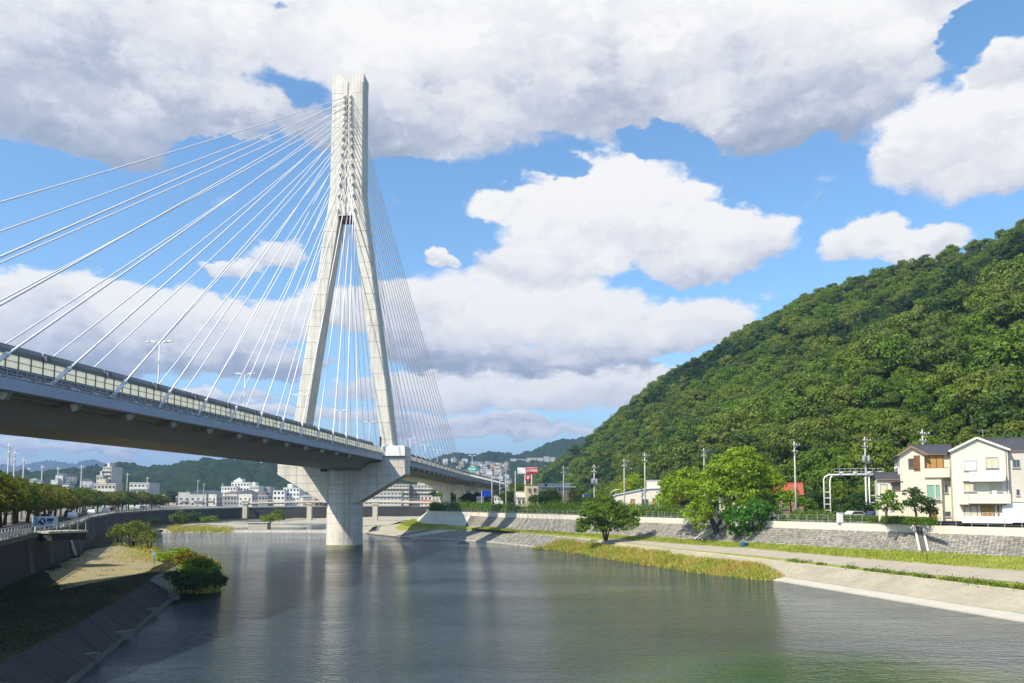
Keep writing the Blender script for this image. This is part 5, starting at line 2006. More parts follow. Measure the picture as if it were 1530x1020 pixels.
def gable_front(e, x0, x1, y0, y1, eave, apex, wmat, rmat, over=.45, th=.16, trim='trim', apex_x=None):
    """body whose gable end faces -y"""
    xm = (x0 + x1) / 2 if apex_x is None else apex_x
    b = MB(); b.prism([(x0, 0), (x1, 0), (x1, eave), (xm, apex), (x0, eave)], (1, 0, 0), (0, 0, 1), (0, y0, 0), (0, y1 - y0, 0))
    w = b.build('wall', M[wmat], e, fix=True)
    r = MB()
    for xa, za, sg in ((x0, eave, -1), (x1, eave, 1)):
        sl = (eave - apex) / (xa - xm)
        xo = xa + sg * over
        zo = apex + sl * (xo - xm)
        r.add([(xm, y0 - over, apex + .05), (xo, y0 - over, zo + .05), (xo, y1 + over, zo + .05), (xm, y1 + over, apex + .05),
               (xm, y0 - over, apex + .05 + th), (xo, y0 - over, zo + .05 + th), (xo, y1 + over, zo + .05 + th), (xm, y1 + over, apex + .05 + th)],
              [(0, 1, 2, 3), (7, 6, 5, 4), (0, 4, 5, 1), (1, 5, 6, 2), (2, 6, 7, 3)])
    ro = r.build('roof', M[rmat], e, fix=True)
    bb = MB()
    for xa, sg in ((x0, -1), (x1, 1)):
        sl = (eave - apex) / (xa - xm); xo = xa + sg * over; zo = apex + sl * (xo - xm)
        bb.bar((xm + sg * .02, y0 - over - .03, apex + .10), (xo, y0 - over - .03, zo + .10), .07, .26, up=(0, 1, 0) if False else (0, 0, 1))
    bb.build('bargeboard', M[trim], ro)
    return w, ro


def ridge_roof(e, x0, x1, y0, y1, eave, rise, rmat, over=.45, th=.14, tiles=True):
    """roof whose ridge runs along x, slope facing -y"""
    ym = (y0 + y1) / 2
    r = MB()
    sl = rise / (ym - y0)
    for ya, sg in ((y0, -1), (y1, 1)):
        yo = ya + sg * over; zo = eave - sl * over
        r.add([(x0 - over, ym, eave + rise), (x1 + over, ym, eave + rise), (x1 + over, yo, zo), (x0 - over, yo, zo),
               (x0 - over, ym, eave + rise + th), (x1 + over, ym, eave + rise + th), (x1 + over, yo, zo + th), (x0 - over, yo, zo + th)],
              [(0, 1, 2, 3), (7, 6, 5, 4), (2, 6, 7, 3), (1, 5, 6, 2), (3, 7, 4, 0)])
    ro = r.build('roof', M[rmat], e, fix=True)
    if tiles:
        t_ = MB()
        n = int((x1 - x0 + 2 * over) / .45)
        for k in range(n + 1):
            x = x0 - over + .1 + k * .45
            t_.bar((x, y0 - over + .02, eave - sl * over + th + .02), (x, ym, eave + rise + th + .02), .08, .06)
        t_.bar((x0 - over, ym, eave + rise + th + .08), (x1 + over, ym, eave + rise + th + .08), .25, .2)
        o = t_.build('tile_rib', M[rmat], ro); stuff(o)
    g_ = MB(); g_.tube([(x0 - over, y0 - over - .08, eave - sl * over), (x1 + over, y0 - over - .08, eave - sl * over)], .07, 6)
    g_.build('gutter', M['trim'], ro)
    return ro


# large gabled house at the right edge
u = 111 / 1190.0
h2 = house_frame(1424, 111, .22, 7.6, 'gabled_house', 'three storey cream house with a wide gable and white banner at the right edge')
W2, EV, AP = 81 * u * 1.02, 9.75, 11.4
gable_front(h2, 0, W2, 0, 9.5, EV, AP, 'cream2', 'rooft', .35, .16, 'white_paint', apex_x=W2 * .47)
window(h2, 1.7, 7.0, 1.75, 1.4, glass='white_board'); window(h2, 4.7, 7.3, 1.7, 1.5, glass='curtain')
window(h2, 1.55, 4.05, 1.7, 1.25, glass='curtain', bars=1)
window(h2, 5.1, 4.0, 1.7, 1.4, glass='curtain', bars=2)
b = MB(); b.box((2.45, -.2, 5.55), (2.0, .4, .09)); b.build('canopy', M['alu'], h2)
# upper balcony with the white banner, lower balcony solid
b = MB(); b.box((5.0, -.62, 5.62), (4.3, 1.2, .16)); b.box((5.0, -.62, 5.50), (4.1, 1.1, .06)); o = b.build('balcony', M['cream2'], h2)
b = MB(); b.box((5.0, -1.17, 6.2), (4.3, .10, 1.0)); b.box((2.9, -.62, 6.2), (.1, 1.0, 1.0)); b.box((7.1, -.62, 6.2), (.1, 1.0, 1.0)); b.build('railing', M['cream2'], o)
b = MB(); b.box((5.0, -1.18, 6.78), (4.3, .06, .05)); b.build('handrail', M['alu'], o)
b = MB(); b.box((4.55, -1.26, 6.12), (4.5, .04, 1.35)); bn = b.build('banner', M['white_board'], h2)
M['pale_print'] = plain('pale_print', (.50, .55, .60), .7); M['aqua_print'] = plain('aqua_print', (.45, .72, .78), .7)
b = MB()
b.box((2.95, -1.285, 6.3), (.34, .01, .42)); b.build('aqua_mark', M['aqua_print'], bn)
b = MB()
for k in range(4):   # four characters too faint to read in the photograph
    x = 3.72 + k * .78
    b.box((x, -1.285, 6.45), (.34, .01, .05)); b.box((x, -1.288, 6.3), (.40, .01, .05)); b.box((x - .1, -1.291, 6.28), (.05, .01, .42)); b.box((x + .12, -1.294, 6.22), (.05, .01, .3)); b.box((x, -1.297, 6.12), (.3, .01, .04))
b.build('faint_characters', M['pale_print'], bn)
b = MB(); b.box((4.9, -.62, 2.55), (5.6, 1.2, .16)); b.box((4.9, -.62, 2.44), (5.4, 1.1, .06)); o = b.build('balcony', M['cream2'], h2)
b = MB(); b.box((4.9, -1.17, 3.2), (5.6, .12, 1.15)); b.box((2.15, -.62, 3.2), (.1, 1.0, 1.15)); b.box((7.65, -.62, 3.2), (.1, 1.0, 1.15)); b.build('railing', M['cream2'], o)
b = MB(); b.box((5.6, -.75, 3.95), (.6, .35, .5)); b.build('air_unit', M['white_board'], h2)
# shop front
b = MB(); b.box((4.0, -.5, 2.28), (6.3, .9, .1)); b.build('awning', M['trim'], h2)
window(h2, 1.45, .25, 1.85, 1.9, glass='curtain', bars=1, frame='brownwood', name='glazed_door'); window(h2, 3.75, .25, 1.85, 1.9, glass='orange_wood', bars=2, frame='brownwood', name='glazed_door')
b = MB(); b.box((6.1, -.05, 1.2), (.22, .1, 1.9)); b.build('door_post', M['brownwood'], h2)
b = MB(); b.box((.0, -.03, 8.55), (.0 + .9, .04, 1.1)); 
b = MB(); b.tube([(W2 - .25, -.1, .2), (W2 - .25, -.1, EV - .1)], .05, 6); b.tube([(W2 - .25, -.1, EV - .1), (W2 - .25, -.1, EV + .02)], .07, 6); b.build('downpipe', M['trim'], h2)
# wing to the right, set back
b = MB(); b.box((W2 + 3.2, 4.9, EV / 2 - .05), (6.4, 8.0, EV - .1)); b.build('wing_wall', M['greyrender'], h2)
ridge_roof(h2, W2 * .55, W2 + 6.4, 1.1, 8.9, EV - .05, 1.75, 'rooft', .3)
window(h2, W2 + .7, 7.3, 1.0, 1.15, .9, 'glass', 1); window(h2, W2 + 1.0, 3.5, .5, .9, .9, 'glass', 0); window(h2, W2 + 3.0, 7.3, 1.4, 1.1, .9, 'glass', 1)
# antenna
b = MB(); b.tube([(4.9, 4, AP - .3), (4.9, 4, AP + 1.6)], .03, 5)
for k in range(5): b.box((4.9 - .5 + k * .28, 4, AP + 1.35), (.03, .6 - .08 * k, .03))
b.box((4.9, 4, AP + 1.35), (1.6, .03, .03)); b.build('tv_antenna', M['alu'], h2)

# white shed and low white wall by the big house
e = house_frame(1497, 108, .22, 7.5, 'white_shed', 'white flat shed standing right of the shop front', 'shed')
b = MB(); b.box((1.9, 1.0, 1.35), (3.8, 2.0, 2.7)); b.build('wall', M['white_board'], e)
b = MB(); b.box((1.9, 1.0, 2.76), (4.0, 2.2, .1)); b.build('roof', M['alu'], e)
e = empty('garden_wall', V3(X(1436, 108), 108, 7.45), -.48); tag(e, 'low white garden wall before the shop front', 'garden wall')
b = MB(); b.box((2.9, 0, .42), (5.8, .18, .85)); b.build('wall', M['white_paint'], e)
b = MB(); b.box((2.9, 0, .88), (5.9, .26, .07)); b.build('coping', M['white_paint'], e)
b = MB()
for k in range(9): b.box((.3 + k * .65, 0, 1.15), (.04, .04, .5))
b.box((2.9, 0, 1.42), (5.6, .04, .04)); b.build('railing', M['alu'], e)

# cream house with brown balcony
u = 117 / 1190.0
h1 = house_frame(1346, 117, .25, 7.5, 'cream_house', 'three storey cream house with brown wooden top balcony and green windows')
w1 = 76 * u
b = MB(); b.box((w1 / 2, 4.6, 4.85), (w1, 8.6, 9.7)); b.build('wall', M['cream'], h1)
ridge_roof(h1, 2.2, w1 + .2, .3, 8.9, 9.75, 1.35, 'rooft', .5)
gable_front(h1, 0, 3.6, -.55, 8.8, 9.65, 10.7, 'cream', 'rooft', .4, .14, 'trim', apex_x=1.7)
# projecting lower storeys on the right part of the front
b = MB(); b.box((4.75, -.15, 3.2), (2.3, .9, 6.4)); b.build('bay', M['cream'], h1)
# balcony recess with brown wood
b = MB(); b.box((4.2, .22, 8.6), (4.4, .12, 1.9)); b.build('loggia_wall', M['orange_wood'], h1)
b = MB(); b.box((2.5, -.25, 8.35), (.9, .7, 2.3)); b.build('corner_post', M['brownwood'], h1)
b = MB(); b.box((5.3, -.35, 6.95), (3.6, 1.1, 1.35)); b.build('balcony', M['cream'], h1)
b = MB(); b.box((5.3, -.35, 7.65), (3.7, 1.16, .07)); b.build('balcony_rail', M['trim'], h1)
b = MB()
for k in range(4): b.box((3.5 + k * .95, .12, 8.6), (.08, .1, 1.9))
b.build('loggia_post', M['brownwood'], h1)
window(h1, 1.25, 7.7, 1.1, 1.35, -.56, 'glass', 1, frame='brownwood')
window(h1, 2.0, 4.1, .5, .9, -.56, 'glass', 0); window(h1, 3.75, 3.25, 1.05, 2.0, -.61, 'green_shutter', 1); window(h1, 5.0, 3.25, .6, 2.0, -.61, 'green_shutter', 0)
b = MB(); b.box((4.5, -.85, 3.1), (2.3, .5, .1)); b.build('window_ledge', M['cream'], h1)
window(h1, 6.35, 4.0, .6, 1.3, .29, 'glass', 0); window(h1, 6.3, .6, .85, .8, .29, 'glass', 0)
b = MB(); b.box((4.6, -.63, 1.05), (.95, .08, 2.0)); dr = b.build('door', M['brownwood'], h1)
b = MB(); b.box((4.95, -.69, 1.0), (.05, .05, .25)); b.build('handle', M['alu'], dr)
b = MB(); b.tube([(w1 - .12, .2, .1), (w1 - .12, .2, 9.5)], .05, 6); b.build('downpipe', M['trim'], h1)
b = MB(); b.tube([(-.15, -.3, 6.8), (-.15, -.3, 7.6), (-.5, -.3, 7.9), (-.8, -.3, 7.6)], .14, 8); b.build('vent_pipe', M['insul'], h1)
b = MB(); b.box((7.35, .15, 5.6), (1.5, .9, .12)); b.build('canopy', M['trim'], h1)
# annex
e = house_frame(1312, 118, .25, 7.4, 'annex', 'low two storey cream annex with grey roof left of the cream house')
u = 118 / 1190.0
b = MB(); b.box((1.9, 2.5, 3.1), (3.8, 5, 6.2)); b.build('wall', M['cream2'], e)
ridge_roof(e, 0, 3.8, 0, 5.0, 6.2, .8, 'rooft', .3)
window(e, 2.1, 4.6, 1.3, 1.1, 0, 'glass', 1, frame='brownwood'); window(e, .3, 3.6, 1.1, 1.9, 0, 'curtain', 0)
b = MB(); b.box((2.7, -.3, 5.85), (2.0, .7, .08)); b.build('awning', M['trim'], e)

# pipe gantry
ge = empty('pipe_gantry', V3(X(1236, 138), 138, 7.1), -.30)
ge.scale = (.94, 1, 1)
tag(ge, 'white pipe gantry with ladder like curved leg and railed walkway left of the annex', 'gantry')
uu = 138 / 1190.0
zt_ = HC + (746 - 710) * uu - 7.1
for k, dx in enumerate((0, 1.05)):
    b = MB(); b.tube([(-.5 + dx, 0, 0), (-.5 + dx, 0, zt_ - 1.0 + (.3 if dx == 0 else 0)), (-.3 + dx, 0, zt_ - .3), (.3 + dx, 0, zt_ + .05), (1.2 + dx, 0, zt_ + .1), (9.6, 0, zt_ + .25)], .13, 8)
    b.build('leg_pipe', M['white_paint'], ge, smooth=True)
for k in range(5):
    b = MB(); b.bar((-.5, 0, .6 + k * 1.05), (.55, 0, .6 + k * 1.05), .12); b.build('rung', M['white_paint'], ge)
for dx in (6.6, 7.2):
    b = MB(); b.tube([(dx, 0, 0), (dx, 0, zt_)], .12, 8); b.build('leg_pipe', M['white_paint'], ge, smooth=True)
for k in range(3):
    b = MB(); b.bar((7.3, .3, 1.8 + k * 1.2), (9.4, .3, 1.8 + k * 1.2), .09); b.build('brace', M['white_paint'], ge)
b = MB(); b.box((5.3, 0, zt_ + .02), (8.8, .8, .10)); b.build('walkway', M['alu'], ge)
for k in range(10):
    b = MB(); b.box((1.3 + k * .92, -.38, zt_ + .6), (.06, .06, 1.1)); b.build('railing_post', M['alu'], ge)
for z in (.62, 1.1):
    b = MB(); b.tube([(1.3, -.38, zt_ + z), (9.6, -.38, zt_ + z)], .035, 5); b.build('rail', M['alu'], ge)
for x in (2.2, 4.6, 6.9, 8.7):
    b = MB(); b.tube([(x, -.1, zt_ + .35), (x + .7, -.1, zt_ + .5)], [.26, .16], 8); b.build('floodlight', M['white_paint'], ge)

# red roofed house, mostly hidden
e = house_frame(1160, 168, .2, 7.4, 'red_roofed_house', 'house with red tiled roof behind the yellow green trees')
b = MB(); b.box((2.8, 3, 2.2), (5.6, 6, 4.4)); b.build('wall', M['trim'], e)
ridge_roof(e, -.6, 5.2, 0, 6.2, 4.5, 2.0, 'redroof', .6)
window(e, 1.0, 1.2, 1.4, 1.2, -.12, 'glass', 1)
# pale wall houses glimpsed behind the big tree
e = house_frame(1075, 170, .2, 7.2, 'pale_house', 'pale house mostly hidden behind the biggest riverside tree')
b = MB(); b.box((4.5, 3, 1.9), (9, 6, 3.8)); b.build('wall', M['cream2'], e)
ridge_roof(e, 0, 9, 0, 6, 3.8, 1.3, 'rooft', .4)
window(e, 1, 1, 1.6, 1.3, 0); window(e, 5.4, 1, 1.6, 1.3, 0)

# white hall with faceted pale blue roof
u = 196 / 1190.0
e = house_frame(908, 196, .12, 7.0, 'white_hall', 'long white low building with pale blue roof behind the utility poles', 'hall')
b = MB(); b.prism([(0, 0), (13.2, 0), (13.2, 6.2), (9.2, 6.0), (2.2, 4.6), (.6, 3.8)], (1, 0, 0), (0, 0, 1), (0, 0, 0), (0, 9, 0)); b.build('wall', M['cream2'], e, fix=True)
M['blueroof'] = plain('pale_blue_roof', (.52, .62, .70), .5)
b = MB(); b.prism([(.4, 3.85), (2.1, 4.66), (9.2, 6.06), (13.3, 6.26), (13.3, 6.5), (9.1, 6.3), (2.0, 4.9), (.3, 4.05)], (1, 0, 0), (0, 0, 1), (0, -.3, 0), (0, 9.6, 0)); b.build('roof', M['blueroof'], e, fix=True)
b = MB(); b.box((11.2, 3.6, 4.1), (3.4, 5.8, 8.2)); b.build('tower_block', M['cream2'], e)
b = MB(); b.box((11.2, 3.6, 8.27), (3.7, 6.1, .14)); b.build('parapet', M['blueroof'], e)
window(e, 5.6, 2.2, 1.0, 1.5, 0, 'orange_wood', 0, frame='brownwood'); window(e, 8.4, 2.3, 1.5, 1.4, 0); window(e, 10.9, 2.3, .8, 1.6, 0, 'orange_wood', 0, frame='brownwood')
window(e, 2.3, 1.6, 1.6, 1.6, 0, 'blueroof', 1)
b = MB(); b.tube([(.9, -.2, 3.6), (.8, -.2, 5.3), (1.6, -.2, 5.8), (2.9, -.2, 6.1)], .09, 6); b.build('vent_pipe', M['insul'], e)

# tan round tower with flat roof
M['tan'] = weathered('tan_render', (.50, .37, .19), .12, .5, .85, .01, .25)
M['beige'] = weathered('beige_render', (.60, .52, .34), .1, .5, .85, .01, .2)
u = 226 / 1190.0
e = house_frame(842, 226, 0, 7.0, 'tan_tower', 'tan round tower building under a wide flat grey roof', 'building')
b = MB(); b.tube([(0, 0, 0), (0, 0, 5.6)], [1.95, 1.6], 16); b.build('tower', M['tan'], e, smooth=False)
b = MB(); b.tube([(0, 0, 5.6), (0, 0, 7.0)], [1.75, 1.75], 12); b.build('upper_storey', M['white_board'], e)
for k in range(4):
    b = MB(); b.box((-1.2 + k * .8, -1.75, 6.3), (.45, .2, .8)); b.build('window', M['glass'], e)
b = MB(); b.box((-.8, -1.75, 3.4), (.0 + .7, .2, 1.4)); 
b = MB(); b.box((-1.6, .5, 7.15), (9.8, 5.4, .28)); b.box((-1.9, .5, 8.1), (8.2, 4.2, .16)); b.box((-1.8, .5, 7.6), (7.0, 3.2, .9)); b.build('flat_roof', M['alu'], e)
b = MB(); b.box((-5.9, .2, 7.0), (2.4, 2.6, 2.2)); b.build('beige_block', M['beige'], e)
for x in (-4.6, -2.2, 2.6):
    b = MB(); b.box((x, 1.4, 3.5), (.3, .3, 7.0)); b.build('column', M['trim'], e)
b = MB(); b.box((-1.8, 2.8, 3.0), (7.6, .3, 6.0)); b.build('rear_wall', M['brownwood'], e)
e = house_frame(787, 232, .1, 7.0, 'beige_block', 'narrow beige apartment block below the red and white sign', 'building')
b = MB(); b.box((1.7, 3, 3.9), (3.4, 6, 7.8)); b.build('wall', M['beige'], e)
b = MB(); b.box((1.7, 3, 7.86), (3.7, 6.3, .16)); b.build('roof', M['trim'], e)
for r in range(3): window(e, .5, 1.0 + r * 2.4, .7, 1.1, 0); window(e, 2.0, 1.0 + r * 2.4, .8, 1.1, 0)
e = house_frame(772, 236, .1, 7.0, 'small_grey_roofed_house', 'small white house with grey roof left of the beige block')
b = MB(); b.box((1.4, 2.5, 2.1), (2.8, 5, 4.2)); b.build('wall', M['white_paint'], e)
ridge_roof(e, 0, 2.8, 0, 5, 4.2, 1.5, 'greyrender', .3)
window(e, .4, 2.3, .8, 1.1, 0); window(e, 1.6, 2.3, .8, 1.1, 0)
b = MB(); b.box((1.4, -.1, .7), (2.6, .1, 1.3)); b.build('brown_fence', M['brownwood'], e)

# red and white sign
M['red_sign'] = plain('red_sign', (.55, .03, .03), .5)
d = 262; u = d / 1190.0
e = empty('roof_sign', V3(X(785, d), d, 7.0)); tag(e, 'red and white shop sign on white posts above the trees', 'sign')
b = MB(); b.box((-.1, 0, (746 - 700) * u / 2 + 1.5), (.45, .45, (746 - 700) * u + 3.6)); b.build('post', M['white_paint'], e)
b = MB(); b.box((2.0, 0, (746 - 700) * u / 2 + 1.5), (.45, .45, (746 - 700) * u + 3.6)); b.build('post', M['white_paint'], e)
zs = HC + (746 - 703) * u - 7
b = MB(); b.box((-1.25, -.35, zs), (2.7, .3, 2.0)); b.build('white_board', M['white_paint'], e)
b = MB(); b.box((2.15, -.35, zs + .1), (4.1, .3, 2.2)); rb = b.build('red_board', M['red_sign'], e)
b = MB()
x = .55
for wds in (.42, .40, .42, .40, .42, .40, .42):
    b.box((x, -.52, zs + .35), (wds, .03, .12)); b.box((x, -.52, zs + .02), (.13, .032, .55)); b.box((x - .15, -.52, zs - .18), (.1, .034, .3)); b.box((x + .14, -.52, zs + .1), (.09, .036, .5)); b.box((x, -.52, zs - .3), (wds * .8, .03, .1))
    x += .53
b.build('white_lettering', M['sign_white'], rb)
b = MB(); b.box((2.15, -.52, zs + .92), (3.9, .02, .16)); b.build('white_line', M['sign_white'], rb)
zz = HC + (746 - 714) * u - 7
b = MB(); b.box((.85, -.3, zz), (1.7, .3, 1.8)); s2 = b.build('small_red_board', M['red_sign'], e)
b = MB(); b.prism([(.35, zz + .2), (.85, zz - .5), (1.35, zz + .2), (1.1, zz + .45), (.85, zz + .3), (.6, zz + .45)], (1, 0, 0), (0, 0, 1), (0, -.46, 0), (0, .03, 0)); b.build('white_mark', M['sign_white'], s2, fix=True)
b = MB(); b.box((.85, -.46, zz + .68), (1.5, .03, .14)); b.build('white_line', M['sign_white'], s2)

# blue road signs
M['blue_sign'] = plain('blue_sign', (.01, .05, .42), .4)
for px, py, d, w_, h_, lab in ((726.5, 737, 250, 2.6, 1.9, 'blue road sign hanging under the viaduct'), (876.5, 743, 204, 1.5, 1.5, 'small blue sign on a pale post left of the bushy tree')):
    z = HC + (746 - py) * d / 1190.0 - 7
    e = empty('road_sign', V3(X(px, d), d, 7.0)); tag(e, lab, 'road sign')
    b = MB(); b.tube([(-w_ / 2 - .12, 0, 0), (-w_ / 2 - .12, 0, z + h_ / 2)], .09, 8); b.build('post', M['insul'], e)
    b = MB(); b.box((0, -.06, z), (w_, .08, h_)); bo = b.build('board', M['blue_sign'], e)
    b = MB(); b.box((0, .0, z + .4), (w_ + .3, .05, .06)); b.box((0, .0, z - .4), (w_ + .3, .05, .06)); b.build('bracket', M['insul'], e)

# cars -------------------------------------------------------------
def car_proto(col, name, rough=.25):
    e = empty('car')
    paint = plain(name, col, rough, spec=.6)
    b = MB()
    side = [(-2.1, .35), (2.05, .35), (2.1, .75), (1.95, .95), (1.05, 1.03), (.45, 1.50), (-1.3, 1.52), (-2.0, 1.05), (-2.15, .8)]
    b.prism(side, (1, 0, 0), (0, 0, 1), (0, -.80, 0), (0, 1.6, 0)); b.build('body', paint, e, fix=True)
    b = MB()
    for y in (-.815, .80): b.prism([(-1.75, 1.05), (.85, 1.05), (.40, 1.42), (-1.22, 1.43)], (1, 0, 0), (0, 0, 1), (0, y, 0), (0, .015, 0))
    b.build('side_window', M['glass'], e, fix=True)
    b = MB(); b.add([(1.06, -.68, 1.06), (1.06, .68, 1.06), (.50, .62, 1.475), (.50, -.62, 1.475)], [(0, 1, 2, 3)]); b.v = [(x + .02, y, z + .02) for x, y, z in b.v]; b.build('windscreen', M['glass'], e)
    b = MB(); b.tube([(0, -.1, 0), (0, .1, 0)], .32, 14)
    wm = b.mesh('wheel', M['black']); b = MB(); b.tube([(0, -.115, 0), (0, .115, 0)], .19, 10); rm = b.mesh('rim', M['alu'])
    for x in (-1.3, 1.3):
        for y in (-.74, .74):
            w_ = link('wheel', wm, e); w_.location = (x, y, .32); link('rim', rm, w_)
    b = MB()
    for y in (-.6, .6): b.box((2.06, y, .78), (.1, .3, .14))
    b.build('headlight', M['insul'], e)
    return e


cars = {'white': car_proto((.75, .75, .74), 'white_car_paint'), 'blue': car_proto((.02, .03, .10), 'blue_car_paint'), 'silver': car_proto((.42, .44, .46), 'silver_car_paint'), 'red': car_proto((.35, .03, .03), 'red_car_paint')}
used = set()


def put_car(c, p, rz, lab, grp=None):
    e = cars[c] if c not in used else copy_tree(cars[c])
    used.add(c)
    e.location = p; e.rotation_euler = (0, 0, rz)
    tag(e, lab, 'car')
    if grp: e['group'] = grp


put_car('blue', V3(X(1312, 127), 127, 7.2), .3, 'dark blue car parked behind the clipped hedge')
put_car('white', V3(X(1280, 131), 131, 7.2), .3, 'white car parked behind the hedge under the gantry')
for k, (d, c, off) in enumerate([(118, 'white', -3.4), (140, 'silver', -6.6), (160, 'white', -3.4), (186, 'blue', -6.6), (204, 'white', -3.4), (226, 'silver', -6.6), (243, 'white', -3.6), (262, 'red', -6.4), (284, 'white', -3.6), (306, 'white', -6.4)]):
    p = by_depth(L_TOP, [d])[0]; q = by_depth(L_TOP, [d + 2])[0]
    a = math.atan2(q.y - p.y, q.x - p.x)
    put_car(c, V3(p.x + off, p.y + 1, 6.53), a if off > -5 else a + math.pi, '%s car on the left riverside road, %s from the viewer' % (c, WORDS[k]), 'cars on the riverside road')

# white meter box
e = empty('utility_box', V3(X(1254, 124), 124, 7.0), .2); tag(e, 'white utility cabinet at the left end of the clipped hedge', 'cabinet')
b = MB(); b.box((0, 0, .8), (.8, .5, 1.5)); b.build('cabinet', M['white_board'], e)
b = MB(); b.box((0, 0, 1.6), (.95, .65, .08)); b.build('lid', M['alu'], e)

# wire fence along the coping
fe = empty('wire_fence'); tag(fe, 'thin wire mesh fence on posts along the flood wall coping', 'fence')
ct = by_depth(R_TOP, [99 + 1.7 * k for k in range(85)])
b = MB(); b.box((0, 0, .6), (.06, .06, 1.2)); pme_ = b.mesh('fence_post', M['alu'])
for p in ct:
    o = link('fence_post', pme_, fe); o.location = p + V3(.15, .1, .22)
b = MB()
for z in (.35, .75, 1.15): b.tube([p + V3(.15, .1, .22 + z) for p in ct], .012, 4)
b.build('fence_wire', M['alu'], fe)

# left wall railing and banner
fe = empty('roadside_railing'); tag(fe, 'pale panel railing on top of the left retaining wall', 'railing')
ls = by_depth(L_TOP, [56 + 1.5 * k for k in range(26)])
b = MB(); b.box((0, 0, .55), (.10, .10, 1.1)); pm_ = b.mesh('railing_post', M['galv'])
for p in ls:
    o = link('railing_post', pm_, fe); o.location = p + V3(-.1, 0, .1)
for a, c in zip(ls, ls[1:]):
    b = MB(); b.bar(a + V3(-.1, 0, .58), c + V3(-.1, 0, .58), .04, .55); b.build('railing_panel', M['insul'], fe)
b = MB(); b.tube([p + V3(-.1, 0, 1.2) for p in ls], .05, 6); b.build('handrail', M['galv'], fe)
fe = empty('guard_rail'); tag(fe, 'pale guard rail following the bend of the left road', 'guard rail')
ls = by_depth(L_TOP, [97 + 3 * k for k in range(78)])
b = MB(); b.box((0, 0, .4), (.12, .12, .8)); pm_ = b.mesh('rail_post', M['insul'])
for p in ls:
    o = link('rail_post', pm_, fe); o.location = p + V3(-.35, 0, .0)
for a, c in zip(ls, ls[1:]):
    b = MB(); b.bar(a + V3(-.3, 0, .68), c + V3(-.3, 0, .68), .05, .32); b.build('rail_beam', M['concrete_pale'], fe)
d = 94.5
p0 = V3(X(50, d), d, 7.35); p1 = V3(X(88, d + 3), d + 3, 7.35)
ang = math.atan2(p1.y - p0.y, p1.x - p0.x)
e = empty('banner_board', p0, ang); tag(e, 'light blue banner board with dark blue marks on the left wall corner', 'banner')
Lb = (p1 - p0).length
M['banner'] = plain('light_blue_print', (.58, .76, .90), .6); M['navy'] = plain('navy_print', (.02, .05, .25), .6); M['cyanp'] = plain('cyan_print', (.10, .42, .62), .6)
b = MB(); b.box((Lb / 2, 0, .62), (Lb, .07, 1.2)); bo = b.build('board', M['banner'], e)
b = MB(); b.box((Lb * .13, -.04, .62), (Lb * .12, .015, .95)); b.build('cyan_mark', M['cyanp'], bo)
b = MB(); b.tube([(Lb * .38, -.045, .6), (Lb * .38, -.055, .6)], .42, 20); b.box((Lb * .23, -.05, .5), (.14, .02, .5)); b.box((Lb * .67, -.05, .78), (Lb * .26, .02, .34)); b.box((Lb * .67, -.05, .46), (Lb * .2, .02, .14)); b.build('navy_mark', M['navy'], bo)
b = MB(); b.box((Lb * .36, -.065, .72), (.2, .015, .28)); b.box((Lb * .42, -.065, .5), (.12, .015, .2)); b.build('white_mark', M['sign_white'], bo)
for x in (.05, Lb / 2, Lb - .05):
    b = MB(); b.box((x, .08, .2), (.08, .08, 1.9)); b.build('post', M['galv'], e)
# corner bastion on the left wall
e = empty('wall_bastion', V3(X(92, 99), 99, 2.3), ang); tag(e, 'square concrete projection of the left wall below the banner', 'bastion')
b = MB(); b.prism([(-2.3, 4.2), (2.3, 4.2), (2.25, 3.3), (-2.25, 3.3)], (1, 0, 0), (0, 0, 1), (0, -1.7, 0), (0, 3.4, 0)); b.build('body', M['wall_dark'], e, fix=True)
b = MB(); b.box((0, 0, 4.32), (4.9, 3.7, .24)); b.build('coping', M['concrete_pale'], e)
for k in range(5):
    b = MB(); b.box((-2.2 + k * 1.1, -1.7, 4.95), (.07, .07, 1.05)); b.build('railing_post', M['galv'], e)
b = MB(); b.box((0, -1.7, 5.45), (4.5, .05, .06)); b.build('rail', M['galv'], e)

# small things
e = empty('marker_post', G(230, 842, 2.0)); tag(e, 'thin blue marker post on the left bank path', 'post')
b = MB(); b.tube([(0, 0, 0), (0, 0, 1.5)], .09, 8); b.build('post', plain('faded_blue', (.18, .30, .48), .6), e)
b = MB(); b.box((0, -.1, 1.35), (.45, .04, .5)); b.build('plate', plain('blue_plate', (.22, .36, .55), .6), e)
e = empty('tarpaulin_tent', G(1112, 817, 2.7), .3); e.scale = (.72, .72, .8); tag(e, 'small blue tarpaulin shelter under the fresh green tree', 'tent')
b = MB(); b.prism([(-1.0, 0), (1.0, 0), (.75, .7), (.1, 1.0), (-.7, .75)], (1, 0, 0), (0, 0, 1), (0, -.7, 0), (0, 1.4, 0)); b.build('cover', plain('blue_tarp', (.03, .11, .18), .5), e, fix=True)
b = MB(); b.box((.1, -.75, .3), (.6, .06, .5)); b.build('door_flap', M['black'], e)
bm_r = MB()
rr = random.Random(2)
pts = [[V3(math.cos(a) * 1.5 * rr.uniform(.8, 1.2) * s, math.sin(a) * .9 * s, z) for a in [k * math.pi / 6 for k in range(12)]] for s, z in ((1.1, -.4), (1, .12), (.6, .42), (.1, .5))]
bm_r.loft(pts, closed=True)
o = bm_r.build('river_rock', M['concrete_dark'], fix=True); o.location = G(692, 812, 0); tag(o, 'dark rock breaking the water surface before the pale revetment', 'rock')

